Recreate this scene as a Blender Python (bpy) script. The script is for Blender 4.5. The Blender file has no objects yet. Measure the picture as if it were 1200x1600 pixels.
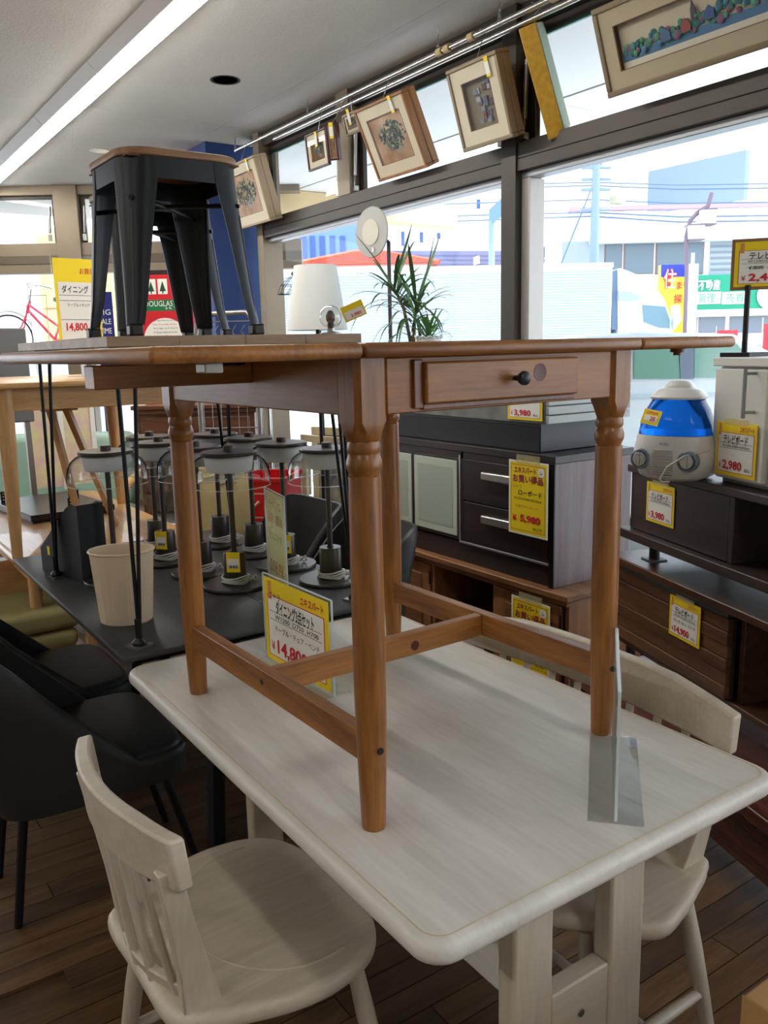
import bpy, math, random
from mathutils import Matrix, Vector
random.seed(7)
S = bpy.context.scene
COL = S.collection

# ------------------------------------------------------------------ camera
F, HEAD, PITCH, ROLL, EYE = 1323.5, .5942, .1912, -.0231, 1.4332   # focal length in pixels of a 1200x1600 frame
_f = Vector((math.sin(HEAD)*math.cos(PITCH), math.cos(HEAD)*math.cos(PITCH), -math.sin(PITCH)))
_r0 = Vector((math.cos(HEAD), -math.sin(HEAD), 0)); _u0 = _r0.cross(_f)
_r = _r0*math.cos(ROLL)+_u0*math.sin(ROLL); _u = -_r0*math.sin(ROLL)+_u0*math.cos(ROLL)
cd = bpy.data.cameras.new('camera'); cam = bpy.data.objects.new('camera', cd); COL.objects.link(cam)
cd.sensor_fit = 'VERTICAL'; cd.sensor_height = 24; cd.lens = F/1600*24; cd.clip_start = .02; cd.clip_end = 400
cam.matrix_world = Matrix(((_r.x, _u.x, -_f.x, 0), (_r.y, _u.y, -_f.y, 0), (_r.z, _u.z, -_f.z, EYE), (0, 0, 0, 1)))
S.camera = cam
EYEV = Vector((0, 0, EYE))
def ray(px, py): return _f+_r*((px-600)/F)-_u*((py-800)/F)
def at(px, py, x=None, y=None, z=None, d=None):
    "the point seen at a photo pixel that lies on the plane x=, y=, z= or at depth d"
    v = ray(px, py)
    t = x/v.x if x is not None else y/v.y if y is not None else (z-EYE)/v.z if z is not None else d
    return EYEV+v*t
def hit(px, py, p0, n):
    v = ray(px, py); return EYEV+v*((Vector(p0)-EYEV).dot(n)/v.dot(n))

# ------------------------------------------------------------------ light and exposure
S.view_settings.view_transform = 'Standard'; S.view_settings.look = 'None'
S.view_settings.gamma = 1; S.view_settings.use_curve_mapping = False
S.view_settings.exposure = 1.15
W = bpy.data.worlds.new('sky'); S.world = W; W.use_nodes = True
nt = W.node_tree; bg = nt.nodes['Background']
tc = nt.nodes.new('ShaderNodeTexCoord'); sp = nt.nodes.new('ShaderNodeSeparateXYZ'); cr = nt.nodes.new('ShaderNodeValToRGB')
nt.links.new(tc.outputs['Generated'], sp.inputs[0]); nt.links.new(sp.outputs['Z'], cr.inputs[0])
cr.color_ramp.elements[0].color = (.93, .96, 1, 1); cr.color_ramp.elements[1].color = (.55, .72, 1, 1)
cr.color_ramp.elements[0].position = .1
nt.links.new(cr.outputs[0], bg.inputs[0]); bg.inputs[1].default_value = 1.7
sun = bpy.data.lights.new('sun', 'SUN'); sun.energy = 3.0; sun.angle = .01; sun.color = (1, .96, .9)
so = bpy.data.objects.new('sun', sun); COL.objects.link(so)
so.rotation_euler = Vector((-.40, .28, -.95)).to_track_quat('-Z', 'Y').to_euler()
try:
    S.cycles.max_bounces = 8; S.cycles.transparent_max_bounces = 24; S.cycles.transmission_bounces = 8
    S.cycles.sample_clamp_indirect = 6; S.cycles.caustics_reflective = False; S.cycles.caustics_refractive = False
except Exception: pass

# ------------------------------------------------------------------ materials
def lin(c):
    c = [v/255 for v in c]
    return tuple((v/12.92 if v <= .04045 else ((v+.055)/1.055)**2.4) for v in c)+(1,)
MATS = {}
def mat(name, rgb, rough=.5, metal=0, bump=0, bscale=200, var=0, vscale=6, stretch=None, spec=.5, coat=0, emit=0, alpha=1, trans=0, rgb2=None, ior=1.45):
    if name in MATS: return MATS[name]
    m = bpy.data.materials.new(name); m.use_nodes = True; MATS[name] = m
    N = m.node_tree.nodes; L = m.node_tree.links; b = N['Principled BSDF']
    c1 = lin(rgb)
    b.inputs['Base Color'].default_value = c1; b.inputs['Roughness'].default_value = rough; b.inputs['Metallic'].default_value = metal
    b.inputs['Specular IOR Level'].default_value = spec; b.inputs['Coat Weight'].default_value = coat; b.inputs['IOR'].default_value = ior
    if trans: b.inputs['Transmission Weight'].default_value = trans
    if alpha < 1: b.inputs['Alpha'].default_value = alpha
    if emit: b.inputs['Emission Color'].default_value = c1; b.inputs['Emission Strength'].default_value = emit
    if var or bump or rgb2:
        t = N.new('ShaderNodeTexCoord'); mp = N.new('ShaderNodeMapping'); L.new(t.outputs['Object'], mp.inputs[0])
        if stretch: mp.inputs['Scale'].default_value = stretch
        if var or rgb2:
            n = N.new('ShaderNodeTexNoise'); n.inputs['Scale'].default_value = vscale; n.inputs['Detail'].default_value = 5; L.new(mp.outputs[0], n.inputs['Vector'])
            r = N.new('ShaderNodeValToRGB'); L.new(n.outputs['Fac'], r.inputs[0])
            c2 = lin(rgb2) if rgb2 else tuple(min(1, v*(1+var)) for v in c1[:3])+(1,)
            c0 = c1 if rgb2 else tuple(v*(1-var) for v in c1[:3])+(1,)
            r.color_ramp.elements[0].position = .35; r.color_ramp.elements[1].position = .65
            r.color_ramp.elements[0].color = c0; r.color_ramp.elements[1].color = c2; L.new(r.outputs[0], b.inputs['Base Color'])
        if bump:
            n2 = N.new('ShaderNodeTexNoise'); n2.inputs['Scale'].default_value = bscale; L.new(mp.outputs[0], n2.inputs['Vector'])
            bp = N.new('ShaderNodeBump'); bp.inputs['Strength'].default_value = bump; bp.inputs['Distance'].default_value = .01
            L.new(n2.outputs['Fac'], bp.inputs['Height']); L.new(bp.outputs[0], b.inputs['Normal'])
    return m
def wood(name, dark, light, axis='X', rough=.45, scale=14, ring=1.0, bump=.08, coat=0, plank=0, knots=0, perobj=0):
    "grained wood: stretched noise along one axis, faint ring figure"
    if name in MATS: return MATS[name]
    m = bpy.data.materials.new(name); m.use_nodes = True; MATS[name] = m
    N = m.node_tree.nodes; L = m.node_tree.links; b = N['Principled BSDF']; b.inputs['Roughness'].default_value = rough; b.inputs['Coat Weight'].default_value = coat
    t = N.new('ShaderNodeTexCoord'); mp = N.new('ShaderNodeMapping'); L.new(t.outputs['Object'], mp.inputs[0])
    k = {'X': (.09, 1, 1), 'Y': (1, .09, 1), 'Z': (1, 1, .09)}[axis]; mp.inputs['Scale'].default_value = k
    src = mp.outputs[0]
    if perobj:
        oi = N.new('ShaderNodeObjectInfo'); ad = N.new('ShaderNodeVectorMath'); ad.operation = 'MULTIPLY_ADD'
        cx = N.new('ShaderNodeCombineXYZ'); [L.new(oi.outputs['Random'], cx.inputs[i]) for i in range(3)]
        L.new(cx.outputs[0], ad.inputs[0]); ad.inputs[1].default_value = (9, 7, 5); L.new(src, ad.inputs[2]); src = ad.outputs[0]
    n = N.new('ShaderNodeTexNoise'); n.inputs['Scale'].default_value = scale; n.inputs['Detail'].default_value = 8; n.inputs['Roughness'].default_value = .62; n.inputs['Distortion'].default_value = .6*ring
    L.new(src, n.inputs['Vector'])
    n3 = N.new('ShaderNodeTexNoise'); n3.inputs['Scale'].default_value = scale*14; n3.inputs['Detail'].default_value = 3; L.new(src, n3.inputs['Vector'])
    mx = N.new('ShaderNodeMath'); mx.operation = 'MULTIPLY_ADD'; L.new(n3.outputs['Fac'], mx.inputs[0]); mx.inputs[1].default_value = .35; L.new(n.outputs['Fac'], mx.inputs[2])
    r = N.new('ShaderNodeValToRGB'); r.color_ramp.elements[0].position = .48; r.color_ramp.elements[1].position = .86
    r.color_ramp.elements[0].color = lin(dark); r.color_ramp.elements[1].color = lin(light); L.new(mx.outputs[0], r.inputs[0])
    out = r.outputs[0]
    if perobj:
        hv = N.new('ShaderNodeHueSaturation'); mr = N.new('ShaderNodeMapRange'); L.new(oi.outputs['Random'], mr.inputs[0]); mr.inputs[3].default_value = 1-perobj; mr.inputs[4].default_value = 1+perobj
        L.new(mr.outputs[0], hv.inputs['Value']); L.new(out, hv.inputs['Color']); out = hv.outputs[0]
    L.new(out, b.inputs['Base Color'])
    bp = N.new('ShaderNodeBump'); bp.inputs['Strength'].default_value = bump; bp.inputs['Distance'].default_value = .004; L.new(mx.outputs[0], bp.inputs['Height']); L.new(bp.outputs[0], b.inputs['Normal'])
    return m
def glass(name, tint=(1, 1, 1), refl=1.0, rough=0.0, body=0.0):
    "thin clear sheet: straight-through transmission with a Fresnel reflection"
    if name in MATS: return MATS[name]
    m = bpy.data.materials.new(name); m.use_nodes = True; MATS[name] = m
    N = m.node_tree.nodes; L = m.node_tree.links; N.remove(N['Principled BSDF']); o = N['Material Output']
    tr = N.new('ShaderNodeBsdfTransparent'); tr.inputs[0].default_value = tint+(1,)
    gl = N.new('ShaderNodeBsdfGlossy'); gl.inputs['Roughness'].default_value = rough
    fr = N.new('ShaderNodeFresnel'); fr.inputs[0].default_value = 1.45
    ml = N.new('ShaderNodeMath'); ml.operation = 'MULTIPLY'; ml.inputs[1].default_value = refl; L.new(fr.outputs[0], ml.inputs[0])
    ge = N.new('ShaderNodeNewGeometry'); iv = N.new('ShaderNodeMath'); iv.operation = 'SUBTRACT'; iv.inputs[0].default_value = 1; L.new(ge.outputs['Backfacing'], iv.inputs[1])
    m3 = N.new('ShaderNodeMath'); m3.operation = 'MULTIPLY'; m3.use_clamp = True; L.new(ml.outputs[0], m3.inputs[0]); L.new(iv.outputs[0], m3.inputs[1]); ml = m3
    mx = N.new('ShaderNodeMixShader'); L.new(ml.outputs[0], mx.inputs[0]); L.new(tr.outputs[0], mx.inputs[1]); L.new(gl.outputs[0], mx.inputs[2])
    if body:
        df = N.new('ShaderNodeBsdfDiffuse'); df.inputs[0].default_value = tint+(1,); m2 = N.new('ShaderNodeMixShader'); m2.inputs[0].default_value = body
        L.new(mx.outputs[0], m2.inputs[1]); L.new(df.outputs[0], m2.inputs[2]); mx = m2
    L.new(mx.outputs[0], o.inputs[0]); return m

# ------------------------------------------------------------------ mesh helpers
class G:
    def __init__(s): s.v = []; s.f = []
    def add(s, vs, fs, M=None):
        n = len(s.v); s.v += [tuple(M @ Vector(p)) if M is not None else tuple(p) for p in vs]; s.f += [tuple(i+n for i in q) for q in fs]; return s
    def box(s, c, d, M=None, rz=0):
        x, y, z = d[0]/2, d[1]/2, d[2]/2; R = Matrix.Translation(c) @ Matrix.Rotation(rz, 4, 'Z')
        if M is not None: R = M @ R
        return s.add([(-x,-y,-z),(x,-y,-z),(x,y,-z),(-x,y,-z),(-x,-y,z),(x,-y,z),(x,y,z),(-x,y,z)], [(3,2,1,0),(4,5,6,7),(0,1,5,4),(1,2,6,5),(2,3,7,6),(3,0,4,7)], R)
    def b2(s, a, b, M=None): return s.box([(p+q)/2 for p, q in zip(a, b)], [abs(q-p) for p, q in zip(a, b)], M)
    def rings(s, rs, caps=True, M=None, closed=False):
        n = len(rs[0]); vs = [p for r in rs for p in r]; fs = []
        k = len(rs)
        for i in range(k if closed else k-1):
            for j in range(n): fs.append((i*n+j, i*n+(j+1) % n, ((i+1) % k)*n+(j+1) % n, ((i+1) % k)*n+j))
        if caps and not closed: fs += [tuple(range(n))[::-1], tuple((k-1)*n+j for j in range(n))]
        return s.add(vs, fs, M)
    def tube(s, pts, r, n=8, caps=True, M=None, closed=False):
        pts = [Vector(p) for p in pts]; rs = []; K = len(pts); rad = r if isinstance(r, (list, tuple)) else [r]*K
        ref = None
        for i, p in enumerate(pts):
            a = pts[(i-1) % K] if closed or i else p; b = pts[(i+1) % K] if closed or i < K-1 else p
            t = (b-a).normalized()
            if ref is None: ref = Vector((0, 0, 1)) if abs(t.z) < .9 else Vector((1, 0, 0))
            x = (ref-t*ref.dot(t)).normalized(); y = t.cross(x); ref = x
            rs.append([p+(x*math.cos(q*2*math.pi/n)+y*math.sin(q*2*math.pi/n))*rad[i] for q in range(n)])
        return s.rings(rs, caps, M, closed)
    def cyl(s, a, b, r0, r1=None, n=16, M=None): return s.tube([a, b], [r0, r0 if r1 is None else r1], n, True, M)
    def lathe(s, prof, n=24, c=(0, 0, 0), M=None, sx=1, sy=1, caps=False):
        rs = [[(c[0]+r*sx*math.cos(q*2*math.pi/n), c[1]+r*sy*math.sin(q*2*math.pi/n), c[2]+z) for q in range(n)] for r, z in prof]
        return s.rings(rs, caps, M)
    def prism(s, poly, z0, z1, M=None):
        n = len(poly); a = sum(poly[i][0]*poly[(i+1) % n][1]-poly[(i+1) % n][0]*poly[i][1] for i in range(n))
        if a < 0: poly = poly[::-1]
        return s.rings([[(x, y, z0) for x, y in poly], [(x, y, z1) for x, y in poly]], True, M)
    def slab(s, poly, z0, z1, r=.006, M=None, k=3, top_only=False):
        "flat plate with rounded top and bottom edges: poly is shrunk along its normals"
        n = len(poly); a = sum(poly[i][0]*poly[(i+1) % n][1]-poly[(i+1) % n][0]*poly[i][1] for i in range(n))
        if a < 0: poly = poly[::-1]
        nm = []
        for i in range(n):
            p, q, w = Vector(poly[i-1]), Vector(poly[i]), Vector(poly[(i+1) % n]); e = ((q-p).normalized()+(w-q).normalized()).normalized(); nm.append((-e.y, e.x))
        off = lambda d, z: [(poly[i][0]+nm[i][0]*d, poly[i][1]+nm[i][1]*d, z) for i in range(n)]
        rs = []
        for j in range(k+1):
            t = math.pi/2*j/k
            rs.append(off(r*(1-math.sin(t)), z0+r*(1-math.cos(t)))) if not top_only else None
        if top_only: rs.append(off(0, z0))
        for j in range(k+1):
            t = math.pi/2*j/k; rs.append(off(r*(1-math.cos(t)), z1-r*(1-math.sin(t))))
        return s.rings(rs, True, M)
def rrect(x0, y0, x1, y1, r=.02, k=5):
    out = []
    for cx, cy, a in ((x1-r, y0+r, -90), (x1-r, y1-r, 0), (x0+r, y1-r, 90), (x0+r, y0+r, 180)):
        out += [(cx+r*math.cos(math.radians(a+90*i/k)), cy+r*math.sin(math.radians(a+90*i/k))) for i in range(k+1)]
    return out
def basis(pos, r, u):
    r = Vector(r).normalized(); u = Vector(u); u = (u-r*u.dot(r)).normalized(); n = r.cross(u)
    return Matrix(((r.x, u.x, n.x, pos[0]), (r.y, u.y, n.y, pos[1]), (r.z, u.z, n.z, pos[2]), (0, 0, 0, 1)))
UP = (0, 0, 1)
def mesh(name, g, m, smooth=38):
    me = bpy.data.meshes.new(name); me.from_pydata(g.v, [], g.f); me.update()
    for x in (m if isinstance(m, (list, tuple)) else [m]): me.materials.append(x)
    if smooth:
        me.polygons.foreach_set('use_smooth', [True]*len(me.polygons)); me.set_sharp_from_angle(angle=math.radians(smooth))
    return me
def obj(name, g, m, parent=None, bevel=0, smooth=38, seg=2, label=None, M=None, me=None):
    o = bpy.data.objects.new(name, me or mesh(name, g, m, smooth)); COL.objects.link(o)
    if parent: o.parent = parent
    if M is not None: o.matrix_local = M
    if bevel:
        b = o.modifiers.new('bevel', 'BEVEL'); b.width = bevel; b.segments = seg; b.limit_method = 'ANGLE'; b.angle_limit = math.radians(50); b.harden_normals = False
    if label: o['label'] = label
    return o
def tag(o, label, cat, group=None):
    o['label'] = label; o['category'] = cat
    if group: o['group'] = group
    return o
def thing(name, label, cat, loc=(0, 0, 0), rz=0, group=None, M=None):
    o = bpy.data.objects.new(name, None); COL.objects.link(o); o.empty_display_size = .05
    if M is not None: o.matrix_world = M
    else: o.location = loc; o.rotation_euler = (0, 0, rz)
    return tag(o, label, cat, group)
def struct(o): o['kind'] = 'structure'; return o
def copy_tree(o, parent=None):
    c = o.copy(); COL.objects.link(c); c.parent = parent
    for ch in o.children: copy_tree(ch, c)
    return c
def text(s, w, h, m, parent, M, name='lettering', fit=True, lift=.0006, bold=0):
    c = bpy.data.curves.new('lettering', 'FONT'); c.body = s; c.resolution_u = 2; c.align_x = 'CENTER'; c.space_line = .9
    if bold: c.offset = bold
    o = bpy.data.objects.new('tmp', c); COL.objects.link(o); dg = bpy.context.evaluated_depsgraph_get(); dg.update()
    me = bpy.data.meshes.new_from_object(o.evaluated_get(dg)); bpy.data.objects.remove(o); bpy.data.curves.remove(c)
    xs = [v.co.x for v in me.vertices]; ys = [v.co.y for v in me.vertices]
    if not xs: return None
    sx = w/(max(xs)-min(xs)); sy = h/(max(ys)-min(ys))
    if not fit: sx = sy = min(sx, sy)
    cx, cy = (max(xs)+min(xs))/2, (max(ys)+min(ys))/2
    for v in me.vertices: v.co = ((v.co.x-cx)*sx, (v.co.y-cy)*sy, lift)
    me.materials.clear(); me.materials.append(m)
    return obj(name, None, None, parent, M=M, me=me)
def T(x, y=0, z=0): return Matrix.Translation((x, y, z))
def RZ(a): return Matrix.Rotation(a, 4, 'Z')
def RX(a): return Matrix.Rotation(a, 4, 'X')
def RY(a): return Matrix.Rotation(a, 4, 'Y')

# ================================================================== THE ROOM
WX, CZ = 3.0, 2.98            # window wall plane, ceiling height
m_bronze = mat('bronze_aluminium', (64, 57, 51), .42, .35, var=.08, vscale=3)
m_taupe = mat('taupe_aluminium', (138, 124, 106), .45, .3, var=.06, vscale=3)
m_darkgap = mat('dark_gasket', (22, 21, 20), .7)
m_ceil = mat('ceiling_board', (214, 212, 205), .9, bump=.22, bscale=70, var=.03, vscale=1.5)
m_plaster = mat('shop_wall_paint', (205, 202, 195), .9, var=.03)
m_pane = glass('window_glass', (.97, .99, 1), .55)
m_chrome = mat('chrome', (200, 198, 192), .18, 1)
m_steel = mat('galvanised_steel', (160, 160, 158), .35, .9)
m_plank = wood('floor_plank_wood', (52, 36, 21), (108, 78, 48), 'X', .42, 16, perobj=.22)
m_black = mat('black_plastic', (18, 18, 19), .4)

# floor: slab, with each board near the tables laid as its own piece
g = G(); g.b2((-4.2, -3.2, -.12), (3.1, 10.4, -.009)); floor = struct(obj('floor', g, wood('floor_wood', (52, 36, 21), (104, 74, 46), 'X', .45, 16)))
PW = .075; pl_me = {}
for i in range(36):
    y = .56+i*PW; x = -.55+((i*.37) % .9)
    while x < 2.45:
        if 'p' not in pl_me: gg = G(); gg.box((0, 0, -.0045), (.897, PW-.0026, .009)); pl_me['p'] = mesh('plank', gg, m_plank, 0)
        o = obj('plank', None, None, floor, me=pl_me['p'], bevel=0); o.location = (x+.45, y+PW/2, 0); x += .9

# ceiling boards with visible joints
g = G(); g.b2((-4.2, -3.2, CZ+.012), (3.12, 10.4, CZ+.2)); ceil = struct(obj('ceiling', g, m_plaster))
xs = [-4.2, -2.0, -.1, 1.70, 2.657, 3.1]; ys = [-3.2, -1.46, 2.18, 5.82, 10.4]
for a, b in zip(xs, xs[1:]):
    for c, d in zip(ys, ys[1:]):
        g = G(); g.b2((a+.0015, c+.0015, CZ), (b-.0015, d-.0015, CZ+.012)); obj('ceiling_board', g, m_ceil, ceil)
# dark recessed downlight and a small round white one
def downlight(p, r, dark, label):
    t = thing('recessed_downlight', label, 'ceiling light', p)
    g = G(); g.lathe([(r*.86, .0), (r, -.004), (r*1.06, -.003), (r*1.06, 0.0)], 28); obj('rim', g, m_black if dark else mat('white_plastic', (235, 233, 228), .4), t)
    g = G(); g.lathe([(.001, -.0015 if not dark else -.001), (r*.88, -.0012)], 28); obj('recess_shade' if dark else 'diffuser', g, mat('downlight_shade', (3, 3, 3), 1, spec=0) if dark else mat('lamp_diffuser_off', (240, 238, 232), .3), t)  # dark one: flat disc coloured black for the shade inside an open hole
downlight(at(352, 125, z=CZ), .082, True, 'round black recessed downlight in the white ceiling')
downlight(at(157, 236, z=CZ), .075, False, 'small round white ceiling light above the stacked stools')

# walls behind the camera and to the left, which close the shop
g = G(); g.b2((-4.3, -3.3, 0), (-4.2, 10.4, CZ)); struct(obj('wall_left', g, m_plaster))
g = G(); g.b2((-4.2, -3.3, 0), (3.1, -3.2, CZ)); struct(obj('wall_back', g, m_plaster))

# --- window wall along x = WX: posts, transom, sill, header, panes
T0, T1 = 2.215, 2.375
wall = G(); wall.b2((WX, -3.2, 0), (WX+.12, 5.95, .22)); wall = struct(obj('wall_window', wall, m_bronze))
def wpart(name, a, b, m=m_bronze, parent=wall, bevel=.003): g = G(); g.b2(a, b); return obj(name, g, m, parent, bevel)
wpart('header', (WX-.03, -3.2, 2.885), (WX+.1, 5.95, CZ))
wpart('transom', (WX-.05, -3.2, T0+.03), (WX+.1, 5.95, T1))
wpart('transom_lip', (WX-.02, -3.2, T0), (WX+.06, 5.95, T0+.03), mat('light_aluminium', (150, 152, 156), .35, .6))
wpart('transom_groove', (WX-.054, -3.2, T0+.085), (WX-.049, 5.95, T0+.09), m_darkgap)
wpart('sill', (WX-.06, -3.2, .2), (WX+.1, 5.95, .26))
for y0, y1 in ((3.165, 3.268), (-.15, -.05)):
    wpart('post', (WX-.06, y0, .22), (WX+.1, y1, CZ), m_bronze); wpart('post_trim', (WX-.02, y0-.055, .22), (WX+.08, y0, T0), mat('pale_aluminium', (176, 172, 166), .4, .4))
wpart('post', (WX-.05, 4.66, T1), (WX+.08, 4.80, CZ), m_taupe)
wpart('post', (WX-.05, 1.5, T1), (WX+.08, 1.6, CZ), m_bronze)
wpart('end_post', (WX-.06, 5.86, .22), (WX+.1, 5.95, CZ), m_taupe)
# tilting top lights: sash, pane, closer stays
n = 0
for y0, y1 in ((-.05, 1.5), (1.6, 3.165), (3.268, 4.66), (4.80, 5.86)):
    n += 1; wn = struct(wpart('window_%d' % n, (WX+.02, y0, T1), (WX+.05, y0+.05, 2.885), m_bronze, None))
    wpart('sash', (WX+.02, y1-.05, T1), (WX+.05, y1, 2.885), m_bronze, wn); wpart('sash', (WX+.02, y0+.05, T1), (WX+.05, y1-.05, T1+.012), m_bronze, wn); wpart('sash', (WX+.02, y0+.05, 2.84), (WX+.05, y1-.05, 2.885), m_bronze, wn)
    wpart('pane_edge', (WX+.028, y0+.05, 2.83), (WX+.045, y1-.05, 2.84), mat('green_glass_edge', (70, 140, 130), .3), wn)
    g = G(); g.b2((WX+.033, y0+.05, T1+.012), (WX+.037, y1-.05, 2.83)); obj('pane', g, m_pane, wn)
    for yy in (y0+.035, y1-.02):
        g = G(); g.cyl((WX-.01, yy, 2.74), (WX-.02, yy+.005, 2.48), .013, n=10); st = obj('closer_stay', g, m_steel, wn); g = G(); g.cyl((WX-.02, yy+.005, 2.48), (WX-.02, yy+.01, 2.40), .006, n=8); g.box((WX-.015, yy+.01, 2.405), (.03, .03, .03)); obj('stay_rod', g, m_steel, st)
# large lower panes
for k, (y0, y1) in enumerate(((-.05, 3.11), (3.268, 5.86))):
    wn = struct(wpart('window_%d' % (n+1+k), (WX+.02, y0, .26), (WX+.05, y1, .3), m_bronze, None))
    g = G(); g.b2((WX+.033, y0, .3), (WX+.037, y1, T0)); obj('pane', g, m_pane, wn)

# --- oblique end wall with its own windows
A0 = Vector((2.76, 8.24, 0)); EE = Vector((-1, .62, 0)).normalized(); NN = Vector((-EE.y, EE.x, 0))
MF = Matrix(((EE.x, -NN.x, 0, A0.x), (EE.y, -NN.y, 0, A0.y), (0, 0, 1, 0), (0, 0, 0, 1)))    # local x runs along the wall, local y into the room
if (MF @ Vector((0, 1, 0))-A0).dot(Vector((0, -1, 0))) < 0: MF = MF @ Matrix.Scale(-1, 4, (0, 1, 0))
we = G(); we.b2((-1.6, -.1, 0), (4.6, .02, .35), MF); we = struct(obj('wall_end', we, m_taupe))
def epart(name, a, b, m=m_taupe, parent=we, bevel=.003): g = G(); g.b2(a, b, MF); return obj(name, g, m, parent, bevel)
epart('header', (-1.6, -.1, 2.9), (4.6, .05, CZ)); epart('transom', (-1.6, -.1, 2.2), (4.6, .05, 2.47)); epart('transom_trim', (-1.6, .05, 2.28), (4.6, .056, 2.36), mat('taupe_dark', (104, 94, 80), .5, .3))
for a, b in ((.46, .68), (2.6, 2.8), (-.9, -.75)): epart('post', (a, -.1, .35), (b, .08, CZ))
for k, (a, b) in enumerate(((-.75, .46), (.68, 2.6), (2.8, 4.6))):
    wn = struct(epart('window_%d' % (10+k), (a, -.05, 2.47), (a+.04, -.01, 2.9), m_bronze, None))
    epart('sash', (b-.04, -.05, 2.47), (b, -.01, 2.9), m_bronze, wn); epart('sash', (a+.04, -.05, 2.87), (b-.04, -.01, 2.9), m_bronze, wn)
    g = G(); g.b2((a+.04, -.033, 2.47), (b-.04, -.029, 2.87), MF); obj('pane', g, m_pane, wn)
    g = G(); g.b2((a, -.033, .35), (b, -.029, 2.2), MF); obj('pane', g, m_pane, wn)
    for xx in (a+.05, b-.05): g = G(); g.cyl((xx, .03, 2.8), (xx+.02, .03, 2.56), .013, n=10, M=MF); g.box((xx+.02, .03, 2.52), (.03, .02, .06), MF); obj('closer_stay', g, m_steel, wn)
# blue and green column in the corner
g = G(); g.b2((2.72, 6.3, 0), (3.12, 6.7, CZ)); struct(obj('wall_blue_column', g, mat('blue_paint', (38, 62, 118), .6, var=.05), bevel=.004))
g = G(); g.b2((WX+.02, 5.97, 0), (WX+.14, 6.12, CZ)); struct(obj('trim_1', g, mat('green_paint', (20, 122, 96), .5)))
g = G(); g.b2((3.12, 6.7, 0), (3.3, 8.4, CZ)); struct(obj('wall_right', g, m_plaster))

# ------------------------------------------------------------------ line lights
m_led = mat('led_diffuser', (255, 252, 244), .4, emit=20)
m_fix = mat('fixture_enamel', (226, 224, 218), .35)
def line_light(x, y, L, label):
    t = thing('ceiling_line_light', label, 'ceiling light', (x, y, CZ), 0, 'line lights on the ceiling')
    g = G(); prof = [(-.115, 0), (.115, 0), (.062, -.052), (-.062, -.052)]
    g.rings([[(px, yy, pz) for px, pz in prof] for yy in (0, L-.004)]); obj('housing', g, m_fix, t)
    g = G(); prof = [(.056*math.cos(a), -.052-.022*math.sin(a)) for a in [math.pi*i/8 for i in range(9)]]
    g.rings([[(px, yy, pz) for px, pz in prof] for yy in (.012, L-.016)]); obj('diffuser', g, m_led, t)
words = ['nearest', 'second', 'third', 'fourth', 'farthest']
for i in range(5): line_light(1.60, 2.45+i*1.25, 1.25, 'lit white line light on the ceiling, %s in the row above the table' % words[i])
for i in range(3): line_light(-2.1, -.6+i*2.1, 1.25, 'lit white line light added over the unseen aisle, %s from the back wall' % ['first', 'second', 'third'][i])  # unseen fixtures added to fill the interior with light
for i in range(1): line_light(.4, -2.4+i*1.25, 1.25, 'lit white line light added out of view behind the camera, %s the back wall' % ['nearer', 'farther from'][i])  # another out-of-view fixture, put in for the interior light

# ================================================================== WHITE DINING SET
m_wwY = wood('whitewashed_wood_long', (200, 195, 185), (226, 222, 214), 'Y', .42, 9, ring=.5, bump=.03)
m_wwX = wood('whitewashed_wood_cross', (186, 173, 154), (212, 200, 182), 'X', .42, 9, ring=.5, bump=.03)
m_wwZ = wood('whitewashed_wood_upright', (184, 171, 152), (210, 198, 180), 'Z', .42, 9, ring=.5, bump=.03)
m_wwE = wood('whitewashed_edge', (176, 160, 132), (208, 196, 172), 'Y', .4, 16)
TX0, TY0, TW, TL, TZ = .5505, .7336, .762, 1.207, .70
t = thing('dining_table', 'whitewashed wooden dining table with a pine table standing on it', 'table', (TX0+TW/2, TY0+TL/2, 0))
ox, oy = -TW/2, -TL/2
g = G(); g.slab(rrect(ox, oy, -ox, -oy, .045, 6), TZ-.036, TZ, .015, k=4); top = obj('tabletop', g, m_wwY, t)
ring = [(x, y, TZ-.0003) for x, y in rrect(ox+.017, oy+.017, -ox-.017, -oy-.017, .032, 6)]; g = G(); g.tube(ring, .0013, 5, closed=True); obj('edge_groove', g, mat('groove_tan', (196, 176, 146), .5), top)
for s in (-1, 1):
    yc = s*(TL/2-.131)
    for xc in (-.096, .124):
        g = G(); g.box((xc, yc, .36), (.084, .04, .606)); obj('post', g, m_wwZ, t, .006)
    g = G(); g.box((0.014, yc, .33), (.134, .036, .135)); cp = obj('crosspiece', g, m_wwX, t, .004)
    g = G(); g.cyl((.014, yc+s*.018, .335), (.014, yc+s*.021, .335), .007, n=12); obj('bolt', g, m_steel, cp)
    g = G(); g.box((0, yc, .03), (.56, .065, .056)); obj('foot', g, m_wwX, t, .008)
    g = G(); g.box((0, yc, TZ-.05), (.5, .06, .026)); obj('top_batten', g, m_wwX, t, .004)
g = G(); g.box((0, 0, .33), (.03, TL-.36, .12)); obj('stretcher_board', g, m_wwY, t, .004)

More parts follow.
